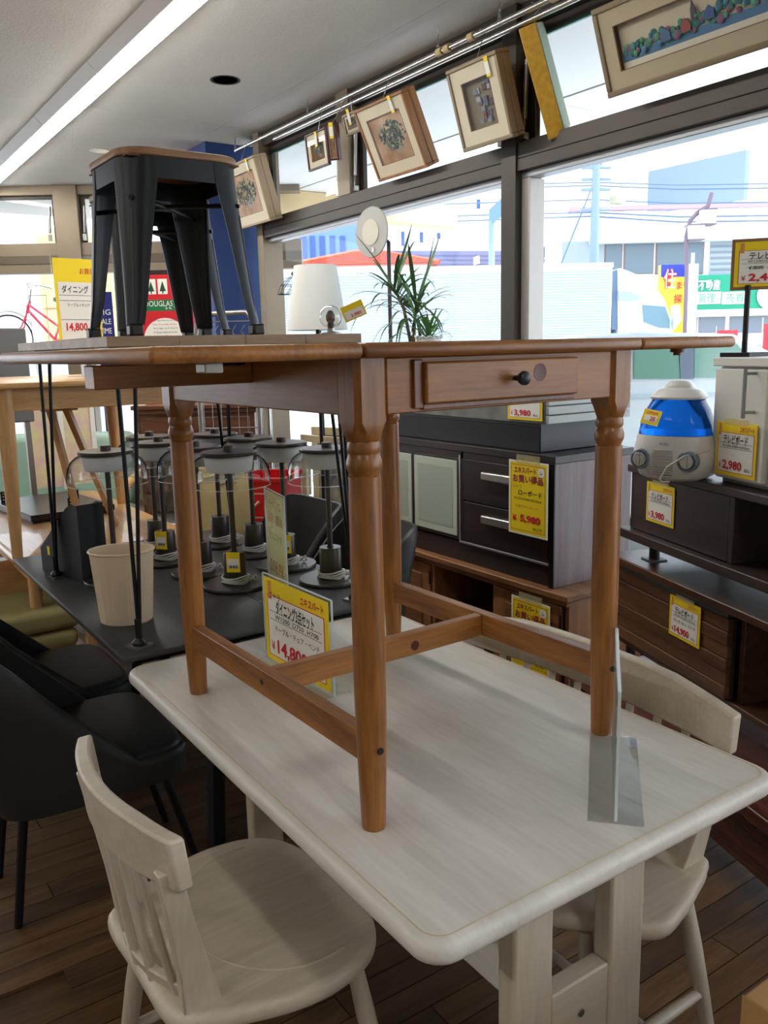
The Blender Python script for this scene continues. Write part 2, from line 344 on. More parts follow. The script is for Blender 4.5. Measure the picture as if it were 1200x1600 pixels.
def spline(pts, n=6, closed=True):
    out = []; K = len(pts)
    for i in range(K if closed else K-1):
        p0, p1, p2, p3 = [Vector(pts[(i+j) % K] if closed else pts[min(max(i+j, 0), K-1)]) for j in (-1, 0, 1, 2)]
        for q in range(n):
            s = q/n; out.append(tuple(.5*((2*p1)+(p2-p0)*s+(2*p0-5*p1+4*p2-p3)*s*s+(3*p1-p0-3*p2+p3)*s**3)))
    return out
def turned(p, q, r=.016, n=14):
    p, q = Vector(p), Vector(q); k = [(0, .78), (.15, .95), (.35, 1.08), (.6, 1.0), (.85, .82), (.9, .8), (.905, .92), (1, .84)]
    return [p.lerp(q, a) for a, _ in k], [r*b for _, b in k]
def windsor(name, label, cat, loc, rz, extra=0.0, nsp=5, railh=.095, sink=0.0):
    "slat-back seat: x forward, y to the left; extra widens it into a bench"
    t = thing(name, label, cat, loc, rz); e = extra/2
    half = [(-.205, .0), (-.205, .135), (-.175, .178), (-.11, .205), (-.03, .232), (.05, .238), (.13, .215), (.18, .155), (.198, .07)]
    pts = [(x, y+(e if y else 0)) for x, y in half]+[(.2, 0)]+[(x, -y-e) for x, y in half[:0:-1]]
    if e: half = [(x, y-(.06 if x > .08 else 0)) for x, y in half]; pts = [(x, y+e) for x, y in half]
    if e: pts = [(-.205, e*.5)]+pts[1:9]+[(.2, e*.6), (.2, -e*.6)]+[(x, -y-e) for x, y in half[:0:-1]]+[(-.205, -e*.5)]
    g = G(); g.slab(spline(pts, 5), .395, .432, .016, k=4); seat = obj('seat', g, m_wwX, t)
    ring = [(.06+.165*math.cos(a), (.19+e)*math.sin(a), .4322) for a in [math.radians(78+204*i/40) for i in range(41)]]
    g = G(); g.tube(ring, .0022, 6); obj('seat_groove', g, m_wwX, seat)
    yb = .150+e
    R = lambda s: -.176-.045*(1-s*s)                       # the back bows rearwards in the middle
    lean = .10
    for s in (-1, 1):
        g = G(); rs = []
        for k, (z, wd, dx) in enumerate(((.42, .066, .0), (.50, .050, -.014), (.60, .040, -.034), (.70, .036, -.052))):
            x = -.150+dx; y = s*(yb+.012*k); rs.append([(x-wd/2, y-.011, z), (x+wd/2, y-.011, z), (x+wd/2, y+.011, z), (x-wd/2, y+.011, z)])
        g.rings(rs); obj('back_post', g, m_wwZ, t, .003)
    def bar(z0, z1, half_w, th, dx, arch=0, nn=15):
        rs = []
        for i in range(nn):
            s = -1+2*i/(nn-1); x = R(s)+dx; y = s*half_w; drop = arch*max(0, abs(s)-.55)/.45
            rs.append([(x-th/2, y, z0), (x+th/2, y, z0), (x+th/2-.01, y, z1-drop), (x-th/2-.01, y, z1-drop)])
        g = G(); g.rings(rs); return g
    obj('top_rail', bar(.672, .672+railh, yb+.062, .026, -.008, .022 if e else .010), m_wwX, t, .005)
    obj('lower_rail', bar(.428, .458, yb, .02, .03), m_wwX, t, .004)
    for i in range(nsp):
        s = (-1+2*(i+.75)/(nsp+.5)); x0, x1 = R(s)+.022, R(s*yb/(yb+.062))-.010
        g = G(); rs = []
        for z, x, w in ((.428, x0, .008), (.52, x0*.6+x1*.4, .0125), (.68, x1, .0095)): rs.append([(x+.007*math.cos(a), s*yb+w*math.sin(a), z) for a in [i2*math.pi/4 for i2 in range(8)]])
        g.rings(rs); obj('spindle', g, m_wwZ, t)
    L = {}
    for sx in (-1, 1):
        for sy in (-1, 1):
            a, b = Vector((sx*.135-.005, sy*(.145+e), .40)), Vector((sx*.185-.005, sy*(.205+e), 0)); L[sx, sy] = (a, b)
            P, Q = turned(a, b); g = G(); g.tube(P, Q, 14); obj('leg', g, m_wwZ, t)
    pt = lambda k, f: L[k][0].lerp(L[k][1], f)
    for sy in (-1, 1):
        a, b = pt((-1, sy), .62), pt((1, sy), .62); g = G(); g.tube([a, a.lerp(b, .5), b], [.010, .0125, .010], 10); obj('stretcher', g, m_wwX, t)
    a = (pt((-1, -1), .62)+pt((1, -1), .62))/2; b = (pt((-1, 1), .62)+pt((1, 1), .62))/2; g = G(); g.tube([a, a.lerp(b, .5), b], [.009, .0115, .009], 10); obj('stretcher', g, m_wwX, t)
    return t
windsor('slat_back_chair', 'whitewashed slat-back chair at the left side of the white dining table', 'chair', (.545, 1.29, 0), .03)
windsor('slat_back_bench', 'whitewashed bench with long slatted back on the window side of the white table', 'bench', (1.168, 1.245, 0), math.pi, .356, 8, .098)

# ================================================================== PINE DROP-LEAF TABLE ON TOP
m_pineX = wood('orange_pine_cross', (112, 66, 28), (178, 118, 56), 'X', .42, 12, coat=.05)
m_pineY = wood('orange_pine_long', (112, 66, 28), (178, 118, 56), 'Y', .42, 12, coat=.05)
m_pineZ = wood('orange_pine_upright', (112, 68, 28), (176, 116, 54), 'Z', .36, 12, coat=.12)
m_pinedk = wood('pine_moulding', (86, 48, 26), (132, 84, 50), 'Z', .35, 12)
m_iron = mat('dark_iron_knob', (52, 58, 60), .35, .6)
PX, PY, YAW, pw, pl = .6534, 1.0155, .0232, .532, .673
t = thing('drop_leaf_table', 'orange pine drop-leaf table with turned legs and a drawer, standing on the white table', 'table', (PX, PY, TZ), YAW)
zt = .741
def leg_pine(x, y):
    g = G(); h = .0275; c = .008
    sq = lambda hh, cc, z: [(x+a, y+b, z) for a, b in ((-hh+cc, -hh), (hh-cc, -hh), (hh, -hh+cc), (hh, hh-cc), (hh-cc, hh), (-hh+cc, hh), (-hh, hh-cc), (-hh, -hh+cc))]
    g.rings([sq(h, c, zt-.021), sq(h, c, .632), sq(h*.97, c*1.6, .622), sq(.0225, .0135, .604), sq(.0215, .0126, .603)])
    prof = [(.0185, 0), (.0192, .004), (.0215, .08), (.0238, .16), (.0248, .26), (.0245, .4), (.0236, .545), (.0238, .548), (.0238, .553), (.0215, .555), (.0222, .557), (.0262, .566), (.0262, .574), (.0232, .584), (.0222, .586), (.0242, .590), (.0242, .598), (.0225, .604)]
    g.lathe(prof, 24, (x, y, 0), caps=True); return obj('leg', g, m_pineZ, t)
for x in (0, pw):
    for y in (0, pl): leg_pine(x, y)
za, zb = .640, zt-.021
for x in (-.012, pw+.012): g = G(); g.b2((x-.010, .027, za), (x+.010, pl-.027, zb)); obj('apron', g, m_pineY, t, .002)
for y in (-.012, pl+.012): g = G(); g.b2((.027, y-.010, za), (pw-.027, y+.010, zb)); obj('apron', g, m_pineX, t, .002)
# drawer in the near apron
g = G(); g.b2((.088, -.036, .652), (.408, -.022, .712)); dr = obj('drawer', g, m_pineX, t, .003)
g = G(); g.b2((.072, -.028, .646), (.088, -.022, .716)); g.b2((.088, -.028, .6435), (.408, -.022, .652)); obj('drawer_moulding', g, m_pinedk, t, .0015)
g = G(); g.lathe([(.0035, 0), (.0045, .004), (.0045, .010), (.009, .015), (.0112, .020), (.0105, .025), (.006, .028), (.0005, .0285)], 18, M=T(.262, -.036, .683) @ RX(math.pi/2)); obj('knob', g, m_iron, dr)
# three top boards
ya, yb2 = -.055, pl+.055
for nm, x0, x1, r in (('top_board', -.030, .548, .009), ('drop_leaf', -.325, -.0315, .009), ('drop_leaf', .5495, .826, .009)):
    g = G(); g.slab(rrect(x0, ya, x1, yb2, .006, 3), zt-.021, zt, r, k=4); obj(nm, g, m_pineY if nm != 'top_board' else m_pineX, t)
# leaf support arm, catches and a stop knob under the leaves
g = G(); g.b2((-.285, .29, zt-.060), (-.023, .338, zt-.024)); obj('leaf_support', g, m_pineX, t, .002)
g = G(); g.b2((.554, .29, zt-.060), (.70, .338, zt-.024)); obj('leaf_support', g, m_pineX, t, .002)
g = G(); g.b2((-.235, .0, zt-.034), (-.21, .03, zt-.0215)); obj('catch', g, mat('clear_plastic_catch', (208, 206, 198), .3), t, .002)
g = G(); g.b2((-.10, .26, zt-.03), (-.05, .28, zt-.0215)); obj('hinge', g, m_black, t, .001)
g = G(); g.lathe([(.008, 0), (.008, .005), (.014, .006), (.014, .013)], 16, (.735, .01, zt-.034), caps=True); obj('stop_knob', g, m_pinedk, t)
# low stretchers
for x in (-.001, pw+.001): g = G(); g.b2((x-.012, .018, .108), (x+.012, pl-.018, .158)); obj('stretcher', g, m_pineY, t, .002)
g = G(); g.b2((.012, pl/2-.011, .108), (pw-.012, pl/2+.011, .156)); cs = obj('stretcher', g, m_pineX, t, .002)
g = G(); g.lathe([(.0002, 0), (.010, 0.0002), (.0105, .0003)], 16, M=T(.335, pl/2-.0112, .128) @ RX(math.pi/2)); obj('knot', g, mat('pine_knot', (84, 36, 22), .4), cs)
for x in (0, pw):
    g = G(); g.cyl((x, -.0245, .135), (x, -.0225, .135), .0055, n=12); obj('bolt_cap', g, m_black, t)
g = G(); g.cyl((-.0135, pl/2, .134), (-.012, pl/2, .134), .0055, n=12); obj('bolt_cap', g, m_black, t)
g = G(); g.lathe([(.0002, 0), (.013, .0002), (.014, .0004)], 16, M=T(.318, -.0362, .690) @ RX(math.pi/2)); obj('knot', g, MATS['pine_knot'], dr)

# ================================================================== DARK STONE-LOOK TABLE
m_slate = mat('dark_stone_laminate', (60, 61, 63), .45, var=.3, vscale=9, stretch=(1, .5, 1), bump=.06, bscale=60)
m_blackmet = mat('black_powder_coat', (20, 21, 24), .42, .3)
DZ = .72
t = thing('extension_table', 'dark grey stone-look table carrying the glass lamps and waste bin', 'table', (.96, 2.575, 0))
for x0, x1 in ((-.41, .058), (.060, .41)):
    g = G(); g.slab(rrect(x0, -.628, x1, .632, .006, 2), DZ-.016, DZ, .003, k=2); obj('top_panel', g, m_slate, t)
g = G(); g.b2((-.36, -.56, DZ-.05), (.36, .56, DZ-.0165)); obj('underframe', g, m_blackmet, t, .003)
for sx in (-1, 1):
    for sy in (-1, 1):
        a, b = Vector((sx*.02-.03, sy*.33, DZ-.05)), Vector((sx*.085-.03, sy*.40, .0)); rs = []
        for p in (a, b): rs.append([(p.x-.018, p.y-.026, p.z), (p.x+.018, p.y-.026, p.z), (p.x+.018, p.y+.026, p.z), (p.x-.018, p.y+.026, p.z)])
        g = G(); g.rings(rs); obj('leg', g, m_blackmet, t, .003)
g = G(); g.b2((-.09, -.34, DZ-.075), (.04, .34, DZ-.05)); obj('leg_plate', g, m_blackmet, t)

# ================================================================== HAIRPIN-LEG TABLE STANDING ON IT
HT = 1.473
m_oakgrey = wood('grey_oak', (128, 104, 80), (176, 148, 118), 'X', .5, 12)
t = thing('hairpin_table', 'wooden-topped table on black hairpin rods, standing on the dark table under the stools', 'table', (.918, 2.42, DZ))
hx, hy = .34, .47; hz = HT-DZ
for i in range(4):
    a, b = -hx+i*2*hx/4, -hx+(i+1)*2*hx/4
    g = G(); g.b2((a+.0004, -hy, hz-.024), (b-.0004, hy, hz)); obj('top_stave', g, m_oakgrey, t, .0012)
for sx in (-1, 1):
    for sy in (-1, 1):
        bx, by = (-(hx-.030) if sx < 0 else hx-.006), sy*(hy-.055)
        for dx, dy in ((sx*-.05, 0), (sx*-.012, sy*-.03), (sx*-.03, sy*-.085)):
            g = G(); g.tube([(bx+sx*-.006+dx*.08, by+dy*.08, .062), (bx+dx, by+dy, hz-.026)], .0052, 8); obj('hairpin_rod', g, m_blackmet, t)
        g = G(); g.box((bx-sx*.03, by-sy*.04, hz-.026), (.09, .12, .004)); obj('mount_plate', g, m_blackmet, t)
        g = G(); g.cyl((bx-sx*.006, by, .022), (bx-sx*.006, by, .07), .009, n=10); g.lathe([(.007, .022), (.0085, .026), (.007, .030), (.0085, .034), (.007, .038), (.0085, .042)], 10, (bx-sx*.006, by, 0)); g.lathe([(.0175, .005), (.019, .008), (.018, .013), (.007, .024), (.006, .03)], 18, (bx-sx*.006, by, 0), caps=True); ft = obj('adjuster_foot', g, m_blackmet, t)
        g = G(); g.box((bx-sx*.006, by, .0025), (.05, .05, .005), rz=.35); obj('foot_pad', g, mat('clear_pad', (92, 94, 96), .25), ft)

# ------------------------------------------------------------------ metal stools
m_gun = mat('graphite_metal', (34, 37, 40), .38, .55, var=.08, vscale=8)
m_seat = wood('stool_seat_wood', (120, 84, 54), (174, 132, 92), 'X', .45, 14)
def stool(label, loc, rz):
    t = thing('metal_stool', label, 'stool', loc, rz, 'wood-topped metal stools'); H = .44; a = .148; fo = .172
    g = G(); g.slab(rrect(-.158, -.158, .158, .158, .074, 8), H-.018, H, .004, k=3); obj('seat', g, m_seat, t)
    g = G(); o = rrect(-.1525, -.1525, .1525, .1525, .074, 8); i = rrect(-.1475, -.1475, .1475, .1475, .069, 8)
    z0, z1 = H-.068, H-.0185
    g.rings([[(x, y, z0) for x, y in o], [(x, y, z1) for x, y in o], [(x, y, z1) for x, y in i], [(x, y, z0) for x, y in i]], closed=True); obj('skirt', g, m_gun, t)
    for sx in (-1, 1):
        for sy in (-1, 1):
            g = G(); rs = []
            for k, (z, w, c) in enumerate(((H-.02, .075, .1535), (H-.07, .072, .1545), (H-.14, .062, .158), (H-.24, .05, .163), (H-.34, .040, .169), (.028, .031, .176))):
                arc = [math.pi/2*j/8 for j in range(9)]
                out = [(c-w+w*math.cos(q), c-w+w*math.sin(q)) for q in arc]; inn = [(c-w+(w-.004)*math.cos(q), c-w+(w-.004)*math.sin(q)) for q in arc[::-1]]
                out = [(c, c-w*1.1)]+out+[(c-w*1.1, c)]; inn = [(c-w*1.1, c-.004)]+inn+[(c-.004, c-w*1.1)]
                rs.append([(sx*x, sy*y, z) for x, y in out+inn])
            if sx*sy < 0: rs = [r[::-1] for r in rs]
            g.rings(rs[::-1]); lg = obj('leg', g, m_gun, t)
            g = G(); g.box((sx*.162, sy*.162, .0155), (.034, .034, .031)); obj('foot_cap', g, m_black, lg, .006)
            k0, k1 = .0075, .012
            c0, c1 = .158-.012, .172-.0075
            g = G(); g.tube([(sx*d_, sy*d_, z_) for d_, z_ in ((.1390, H-.14), (.1474, H-.24), (.1563, H-.34), (.1607, .06))], .0036, 6); obj('leg_groove', g, m_black, lg)
    for s in (-1, 1):
        g = G(); g.tube([(-.142, -.142*s, H-.115), (0, 0, H-.108), (.142, .142*s, H-.115)], .006, 8); obj('cross_brace', g, m_gun, t)
    g = G(); g.b2((-.145, -.145, H-.021), (.145, .145, H-.0185)); obj('under_plate', g, mat('raw_wood_under', (110, 70, 44), .6), t)
    return t
stool('graphite metal stool with wooden seat nearer the camera on the hairpin table', (.838, 2.22, HT), .02)
stool('graphite metal stool with wooden seat seen behind the nearer stool', (.965, 2.69, HT), .0)

# ================================================================== PRICE CARDS
m_yel = mat('card_yellow', (247, 216, 22), .55); m_white = mat('card_white', (240, 238, 230), .6); m_red = mat('card_red', (206, 24, 44), .6); m_ink = mat('card_ink', (24, 22, 24), .6)
m_maroon = mat('card_maroon', (150, 20, 60), .6); m_acry = glass('acrylic_sheet', (.98, .99, .985), .85); m_tape = glass('yellowed_tape', (.93, .86, .52), .4, .2, .35)
m_acedge = mat('acrylic_edge', (214, 224, 226), .25)
def rect(w, h, x=0, y=0, z=0): g = G(); g.add([(x-w/2, y-h/2, z), (x+w/2, y-h/2, z), (x+w/2, y+h/2, z), (x-w/2, y+h/2, z)], [(0, 1, 2, 3)]); return g
def face_box(w, h, th): g = G(); g.box((0, 0, -th/2), (w, h, th)); return g
SHOP = 'エキスパート'
def landscape_card(par, w, h, title, price, sub=None, note='W1200×D400×H450mm', M=None, tiny='税込'):
    "yellow card: ribbon top left, shop name top right, white panel with handwriting and a red price"
    M = M if M is not None else Matrix(); th = .0016
    sh = obj('sheet', face_box(w, h, th), m_yel, par, M=M)
    obj('panel_outline', rect(w*.89, h*.745, 0, -h*.065, .0004), m_red, par, M=M); obj('panel', rect(w*.87, h*.725, 0, -h*.065, .0007), m_white, par, M=M)
    text(SHOP, w*.34, h*.10, m_red, par, M @ T(w*.27, h*.39, .0006), bold=.02)
    obj('ribbon', rect(w*.055, h*.22, -w*.40, h*.36, .0009), mat('ribbon_gold', (214, 150, 70), .5), par, M=M)
    text(title, w*.60, h*.17, m_ink, par, M @ T(w*.0, h*.185, .001), bold=.012)
    text(note, w*.68, h*.055, m_ink, par, M @ T(w*.02, h*.06, .001))
    g = rect(w*.82, h*.006, 0, h*.015, .001); g2 = rect(w*.82, h*.006, 0, h*.115, .001); g.add(g2.v, g2.f); obj('rule', g, m_ink, par, M=M)
    if sub: text(sub, w*.7, h*.075, m_ink, par, M @ T(w*.02, -h*.08, .001))
    text('¥', w*.06, h*.12, m_red, par, M @ T(-w*.37, -h*.31, .001))
    text(price, w*.48, h*.20, m_red, par, M @ T(-w*.06, -h*.31, .001), name='price', bold=.03)
    text(tiny, w*.14, h*.07, m_ink, par, M @ T(w*.32, -h*.35, .001))
    return sh
def portrait_card(par, w, h, M=None):
    M = M if M is not None else Matrix(); sh = obj('sheet', face_box(w, h, .0016), m_white, par, M=M)
    obj('panel', rect(w*.93, h*.95, 0, 0, .0003), m_yel, par, M=M)
    g = G()
    for a in (rect(w*.86, h*.006, 0, h*.44, .0006), rect(w*.86, h*.006, 0, -h*.44, .0006), rect(w*.008, h*.88, -w*.43, 0, .0006), rect(w*.008, h*.88, w*.43, 0, .0006)): g.add(a.v, a.f)
    obj('border_line', g, m_maroon, par, M=M)
    text(SHOP, w*.56, h*.085, m_maroon, par, M @ T(-w*.07, h*.375, .0008), bold=.025)
    g = G(); g.lathe([(.0001, .0009), (w*.085, .0009)], 20, (w*.33, h*.37, 0)); obj('smile_badge', g, m_white, par, M=M); text(':)', w*.07, w*.07, m_ink, par, M @ T(w*.33, h*.37, .0012) @ RZ(-math.pi/2))
    return sh

# ------------------------------------------------------------------ acrylic stands on the white table
def acrylic_stand(label, loc, rz, w=.297, h=.212, cards=None, portrait=False):
    "upright clear sheet along local x with a flat foot"
    t = thing('acrylic_sign_stand', label, 'sign stand', loc, rz)
    g = G(); g.box((0, 0, .0015), (w+.012, .085, .003)); obj('base_plate', g, m_acry, t)
    g = G()
    for y in (-.0025, .0025): g.box((0, y, .003+h/2), (w+.006, .002, h))
    obj('panel', g, m_acry, t)
    g = G(); g.box((0, 0, .003+h+.0008), (w+.006, .0045, .0016)); g.box((w/2+.0038, 0, .003+h/2), (.0014, .0045, h)); g.box((-w/2-.0038, 0, .003+h/2), (.0014, .0045, h)); obj('panel_edge', g, m_acedge, t)
    return t
p = at(515, 1090, z=TZ); q = at(425, 1030, z=TZ)
sg = acrylic_stand('clear stand with yellow card for the dining set, behind the pine stretchers', (.857, 1.632, TZ), math.pi/2+.03)
MC = T(0, 0, .003+.106) @ basis((0, .0036, 0), (-1, 0, 0), UP)
landscape_card(sg, .285, .202, 'ダイニング3点セット', '14,800', 'テーブル・チェア・ベンチ', 'W1200  D750  H700', MC, '16,280')
text('ニトリ', .05, .016, m_ink, sg, MC @ T(-.09, .062, .001), bold=.01)
e1 = at(962, 1288, z=TZ); e2 = at(958, 1150, z=TZ); c = (e1+e2)/2; dv = e2-e1
acrylic_stand('empty clear acrylic stand near the right front corner of the white table', (c.x, c.y, TZ), math.atan2(dv.y, dv.x))
e1 = at(456, 930, z=DZ); e2 = at(415, 917, z=DZ); c = (e1+e2)/2
sb = acrylic_stand('clear stand with a pale yellow card seen from behind, among the glass lamps', (c.x+.01, c.y+.02, DZ), 1.38, .2, .297)
MB_ = T(0, 0, .003+.148) @ basis((0, -.0006, 0), (1, 0, 0), UP)
obj('sheet', face_box(.195, .288, .0012), mat('card_back_yellow', (238, 232, 170), .6), sb, M=MB_)
MB2 = T(0, 0, .003+.148) @ basis((0, .0030, 0), (1, 0, 0), UP)
m_ghost = mat('ghost_print', (190, 110, 90), .7); m_ghost2 = mat('ghost_print_dark', (140, 136, 90), .7)
MBK = T(0, 0, .151) @ basis((0, .0008, 0), (-1, 0, 0), UP) @ Matrix.Scale(-1, 4, (1, 0, 0))
for s_, w_, h_, y_, m_ in ((SHOP, .12, .03, .11, m_ghost), ('お買い得品', .15, .032, .065, m_ghost), ('ダイニング', .13, .024, .01, m_ghost2), ('¥9,800', .14, .05, -.09, m_ghost)):
    text(s_, w_, h_, m_, sb, MBK @ T(0, y_, 0), lift=.0002)

# ------------------------------------------------------------------ glass dome lamps
m_lampmet = mat('taupe_lamp_metal', (74, 68, 62), .35, .6); m_opal = mat('opal_diffuser', (226, 226, 224), .45); m_dome = glass('dome_glass', (.96, .975, .98), 4.0)
m_cord = mat('clear_white_cord', (206, 204, 196), .4)
def lamp_parts(t, tagged):
    g = G(); g.lathe([(.0985, 0), (.10, .002), (.10, .010), (.0985, .012), (.001, .012)], 36, caps=True); obj('base', g, m_lampmet, t)
    g = G(); g.lathe([(.033, .012), (.034, .014), (.034, .108), (.033, .11), (.012, .11)], 24); obj('socket_sleeve', g, m_lampmet, t)
    g = G(); g.cyl((0, 0, .108), (0, 0, .40), .0085, n=12); obj('stem', g, m_lampmet, t)
    g = G(); g.lathe([(.001, .360), (.064, .360), (.068, .364), (.074, .404), (.074, .408), (.001, .408)], 32); obj('diffuser', g, m_opal, t)
    g = G(); g.lathe([(.001, .409), (.083, .409), (.084, .411), (.084, .417), (.081, .420), (.001, .421)], 36); cp = obj('cap', g, m_lampmet, t)
    g = G(); g.lathe([(.016, .420), (.016, .434), (.014, .436), (.001, .4365)], 20); obj('finial', g, m_lampmet, cp)
    g = G(); g.lathe([(.076, .409), (.092, .402), (.108, .388), (.118, .368), (.122, .342), (.1215, .318)], 40); obj('dome', g, m_dome, t)
    g = G(); g.lathe([(.1205, .316), (.1225, .316), (.1225, .3185), (.1205, .3185)], 40); obj('dome_rim', g, glass('dome_rim_glass', (.93, .97, .97), 3, .05, .35), t)
    g = G(); random.seed(5)
    for k in range(4): g.tube([((.040+.004*math.sin(a*3+k))*math.cos(a), (.040+.004*math.cos(a*2+k))*math.sin(a), .016+.006*k+.003*math.sin(a*2+k)) for a in [i*2*math.pi/22 for i in range(22)]], .0028, 6, closed=True)
    g.tube([(.045, -.01, .02), (.062, -.02, .036), (.066, -.012, .02), (.058, 0, .016), (.048, .005, .03)], .0035, 6); obj('cord', g, m_cord, t)
    if tagged:
        Mt = basis((-.006, -.0385, .085), (.95, -.3, 0), (0.06, 0, 1))
        tg = obj('price_tag', face_box(.042, .062, .0008), m_yel, t, M=Mt); obj('tag_panel', rect(.034, .03, 0, -.004, .0004), m_white, tg)
        g = G(); [g.add(*(lambda r_: (r_.v, r_.f))(rect(.0012+.0008*(i % 3), .009, -.013+i*.0031, -.014, .0007))) for i in range(9)]; obj('barcode', g, m_ink, tg)
pos = [(.757, 2.66), (1.02, 3.02), (.975, 2.80), (1.012, 2.57), (1.235, 2.93), (1.268, 2.71), (1.272, 2.475), (1.298, 2.225), (1.035, 2.36)]
lab = ['beside the cream waste bin at the left edge', 'farthest back in the left row', 'second from the bin along the left row', 'half hidden behind the pine leg',
       'at the far end of the window-side row', 'in front of the red crates', 'behind the pale yellow card seen from behind', 'nearest the window-side edge of the dark table', 'and yellow price tag, nearest the camera']
tagd = [0, 0, 1, 0, 0, 0, 1, 0, 1]
protos = {}
for (x, y), l, tg in zip(pos, lab, tagd):
    L = 'taupe table lamp with clear glass dome '+l
    if tg not in protos: t = thing('dome_table_lamp', L, 'lamp', (x, y, DZ), -.55, 'glass dome lamps on the dark table'); lamp_parts(t, tg); protos[tg] = t
    else: t = copy_tree(protos[tg]); t['label'] = L; t.location = (x, y, DZ); t.rotation_euler = (0, 0, -.55+random.uniform(-.2, .2))

# ------------------------------------------------------------------ bin and file box
t = thing('waste_bin', 'cream ribbed oval waste bin on the dark table', 'waste bin', (.655, 2.235, DZ), -.5)
g = G(); n = 120
def ribring(r, z, amp): return [((r+amp*(1 if i % 2 else -1))*math.cos(i*2*math.pi/n), .82*(r+amp*(1 if i % 2 else -1))*math.sin(i*2*math.pi/n), z) for i in range(n)]
g.rings([ribring(.066, 0, 0), ribring(.0685, .004, .0008), ribring(.083, .192, .0008), ribring(.085, .196, 0), ribring(.0865, .198, 0), ribring(.085, .2, 0), ribring(.082, .198, 0), ribring(.064, .006, 0)], caps=True)
m_cream = mat('cream_plastic', (226, 204, 174), .45)
obj('bucket', g, m_cream, t, smooth=25)
g = G(); g.lathe([(.086, .194), (.0885, .197), (.087, .2005), (.0835, .199)], 60, sy=.82); obj('rim', g, m_cream, t)
a = Vector((.600, 2.968, 0)); b = Vector((.663, 2.70, 0)); dv = (b-a)
t = thing('magazine_file', 'black slanted magazine file box on the dark table beside the waste bin', 'file box', (a.x, a.y, DZ), math.atan2(dv.y, dv.x))
Lb = dv.length; m_file = mat('black_file_board', (24, 26, 30), .5); prof = [(0, 0), (Lb, 0), (Lb, .25), (Lb*.86, .25), (Lb*.74, .235), (0, .078)]
for y in (0, .088): g = G(); g.prism(prof, 0, .0025, basis((0, y+.0025, 0), (1, 0, 0), UP)); obj('side_panel', g, m_file, t)
g = G(); g.b2((Lb-.0025, .0025, 0), (Lb, .088, .25)); obj('tall_panel', g, m_file, t); g = G(); g.b2((0, .0025, 0), (.0025, .088, .078)); obj('low_panel', g, m_file, t); g = G(); g.b2((.0025, .0025, 0), (Lb-.0025, .088, .003)); obj('floor_panel', g, m_file, t)
obj('price_sticker', rect(.016, .03, .058, .075, .0006), m_yel, t, M=basis((0, 0, 0), (1, 0, 0), UP))

# ------------------------------------------------------------------ black upholstered chairs
m_leather = mat('black_leatherette', (34, 35, 36), .5, bump=.08, bscale=400, var=.1, vscale=4)
def shell_chair(label, loc, rz, back=.40, light=False):
    "x forward; curved shell that rises from the seat sides into the back"
    t = thing('upholstered_chair', label, 'chair', loc, rz, 'black upholstered chairs')
    n = 48; z0 = .378
    out = []
    for i in range(n):
        a = i*2*math.pi/n; c, s = math.cos(a), math.sin(a); p = 5
        out.append((.235*math.copysign(abs(c)**(2/p), c), .225*math.copysign(abs(s)**(2/p), s)*(1-.06*(-c))))
    g = G(); g.slab(out, z0-.02, z0+.045, .02, k=3); obj('seat', g, m_leather, t)
    # shell: follows the rim from front corner round the back; height rises toward the back
    N = 36; R0, R1, R2, R3 = [], [], [], []
    rs = []
    for i in range(N+1):
        a = math.radians(38+(360-76)*i/N); c, s = math.cos(a), math.sin(a); p = 5
        x = .245*math.copysign(abs(c)**(2/p), c); y = .238*math.copysign(abs(s)**(2/p), s)
        k = max(0, min(1, (.07-x)/.29)); k = k*k*(3-2*k); h = .03+back*k
        lean = -.10*k*(h/.4); nx, ny = c, s; th = .026
        up = [0, .35, .7, .93, 1]; ou = [(x+nx*.004+lean*u, y+ny*.004*(1-.2*u)*(1+.1*u), z0-.045+(h+.045)*u) for u in up]
        inn = [(x-nx*th*(1-.25*u)+lean*u, y-ny*th*(1-.25*u), z0-.045+(h+.045)*u) for u in up[::-1]]
        ou[-1] = (ou[-1][0]-nx*.008, ou[-1][1]-ny*.008, ou[-1][2]); rs.append(ou+inn)
    g = G(); g.rings(rs); obj('shell_back', g, m_leather, t, smooth=60)
    for sx in (-1, 1):
        for sy in (-1, 1):
            g = G(); a, b = Vector((sx*.17, sy*.115, z0-.02)), Vector((.262 if sx > 0 else -.222, sy*.128, 0)); g.tube([a, b], [.013, .0105], 8); obj('leg', g, m_blackmet, t)
    for sy in (-1, 1): g = G(); g.tube([(-.185, sy*.118, .29), (.19, sy*.118, .345)], .008, 6); obj('side_rail', g, m_blackmet, t)
    g = G(); g.tube([(.19, -.118, .32), (.19, .118, .32)], .008, 6); obj('front_rail', g, m_blackmet, t)
    return t
shell_chair('black upholstered chair pushed under the dark table, nearest the camera', (.508, 2.265, 0), .0)
shell_chair('black upholstered chair under the dark table, behind the nearer black chair', (.53, 2.79, 0), .0, .36)
shell_chair('black upholstered chair beyond the dark table, left of the other', (1.43, 3.09, 0), math.pi+.05)
shell_chair('black upholstered chair beyond the dark table, partly behind the pine legs', (1.43, 2.585, 0), math.pi-.03)

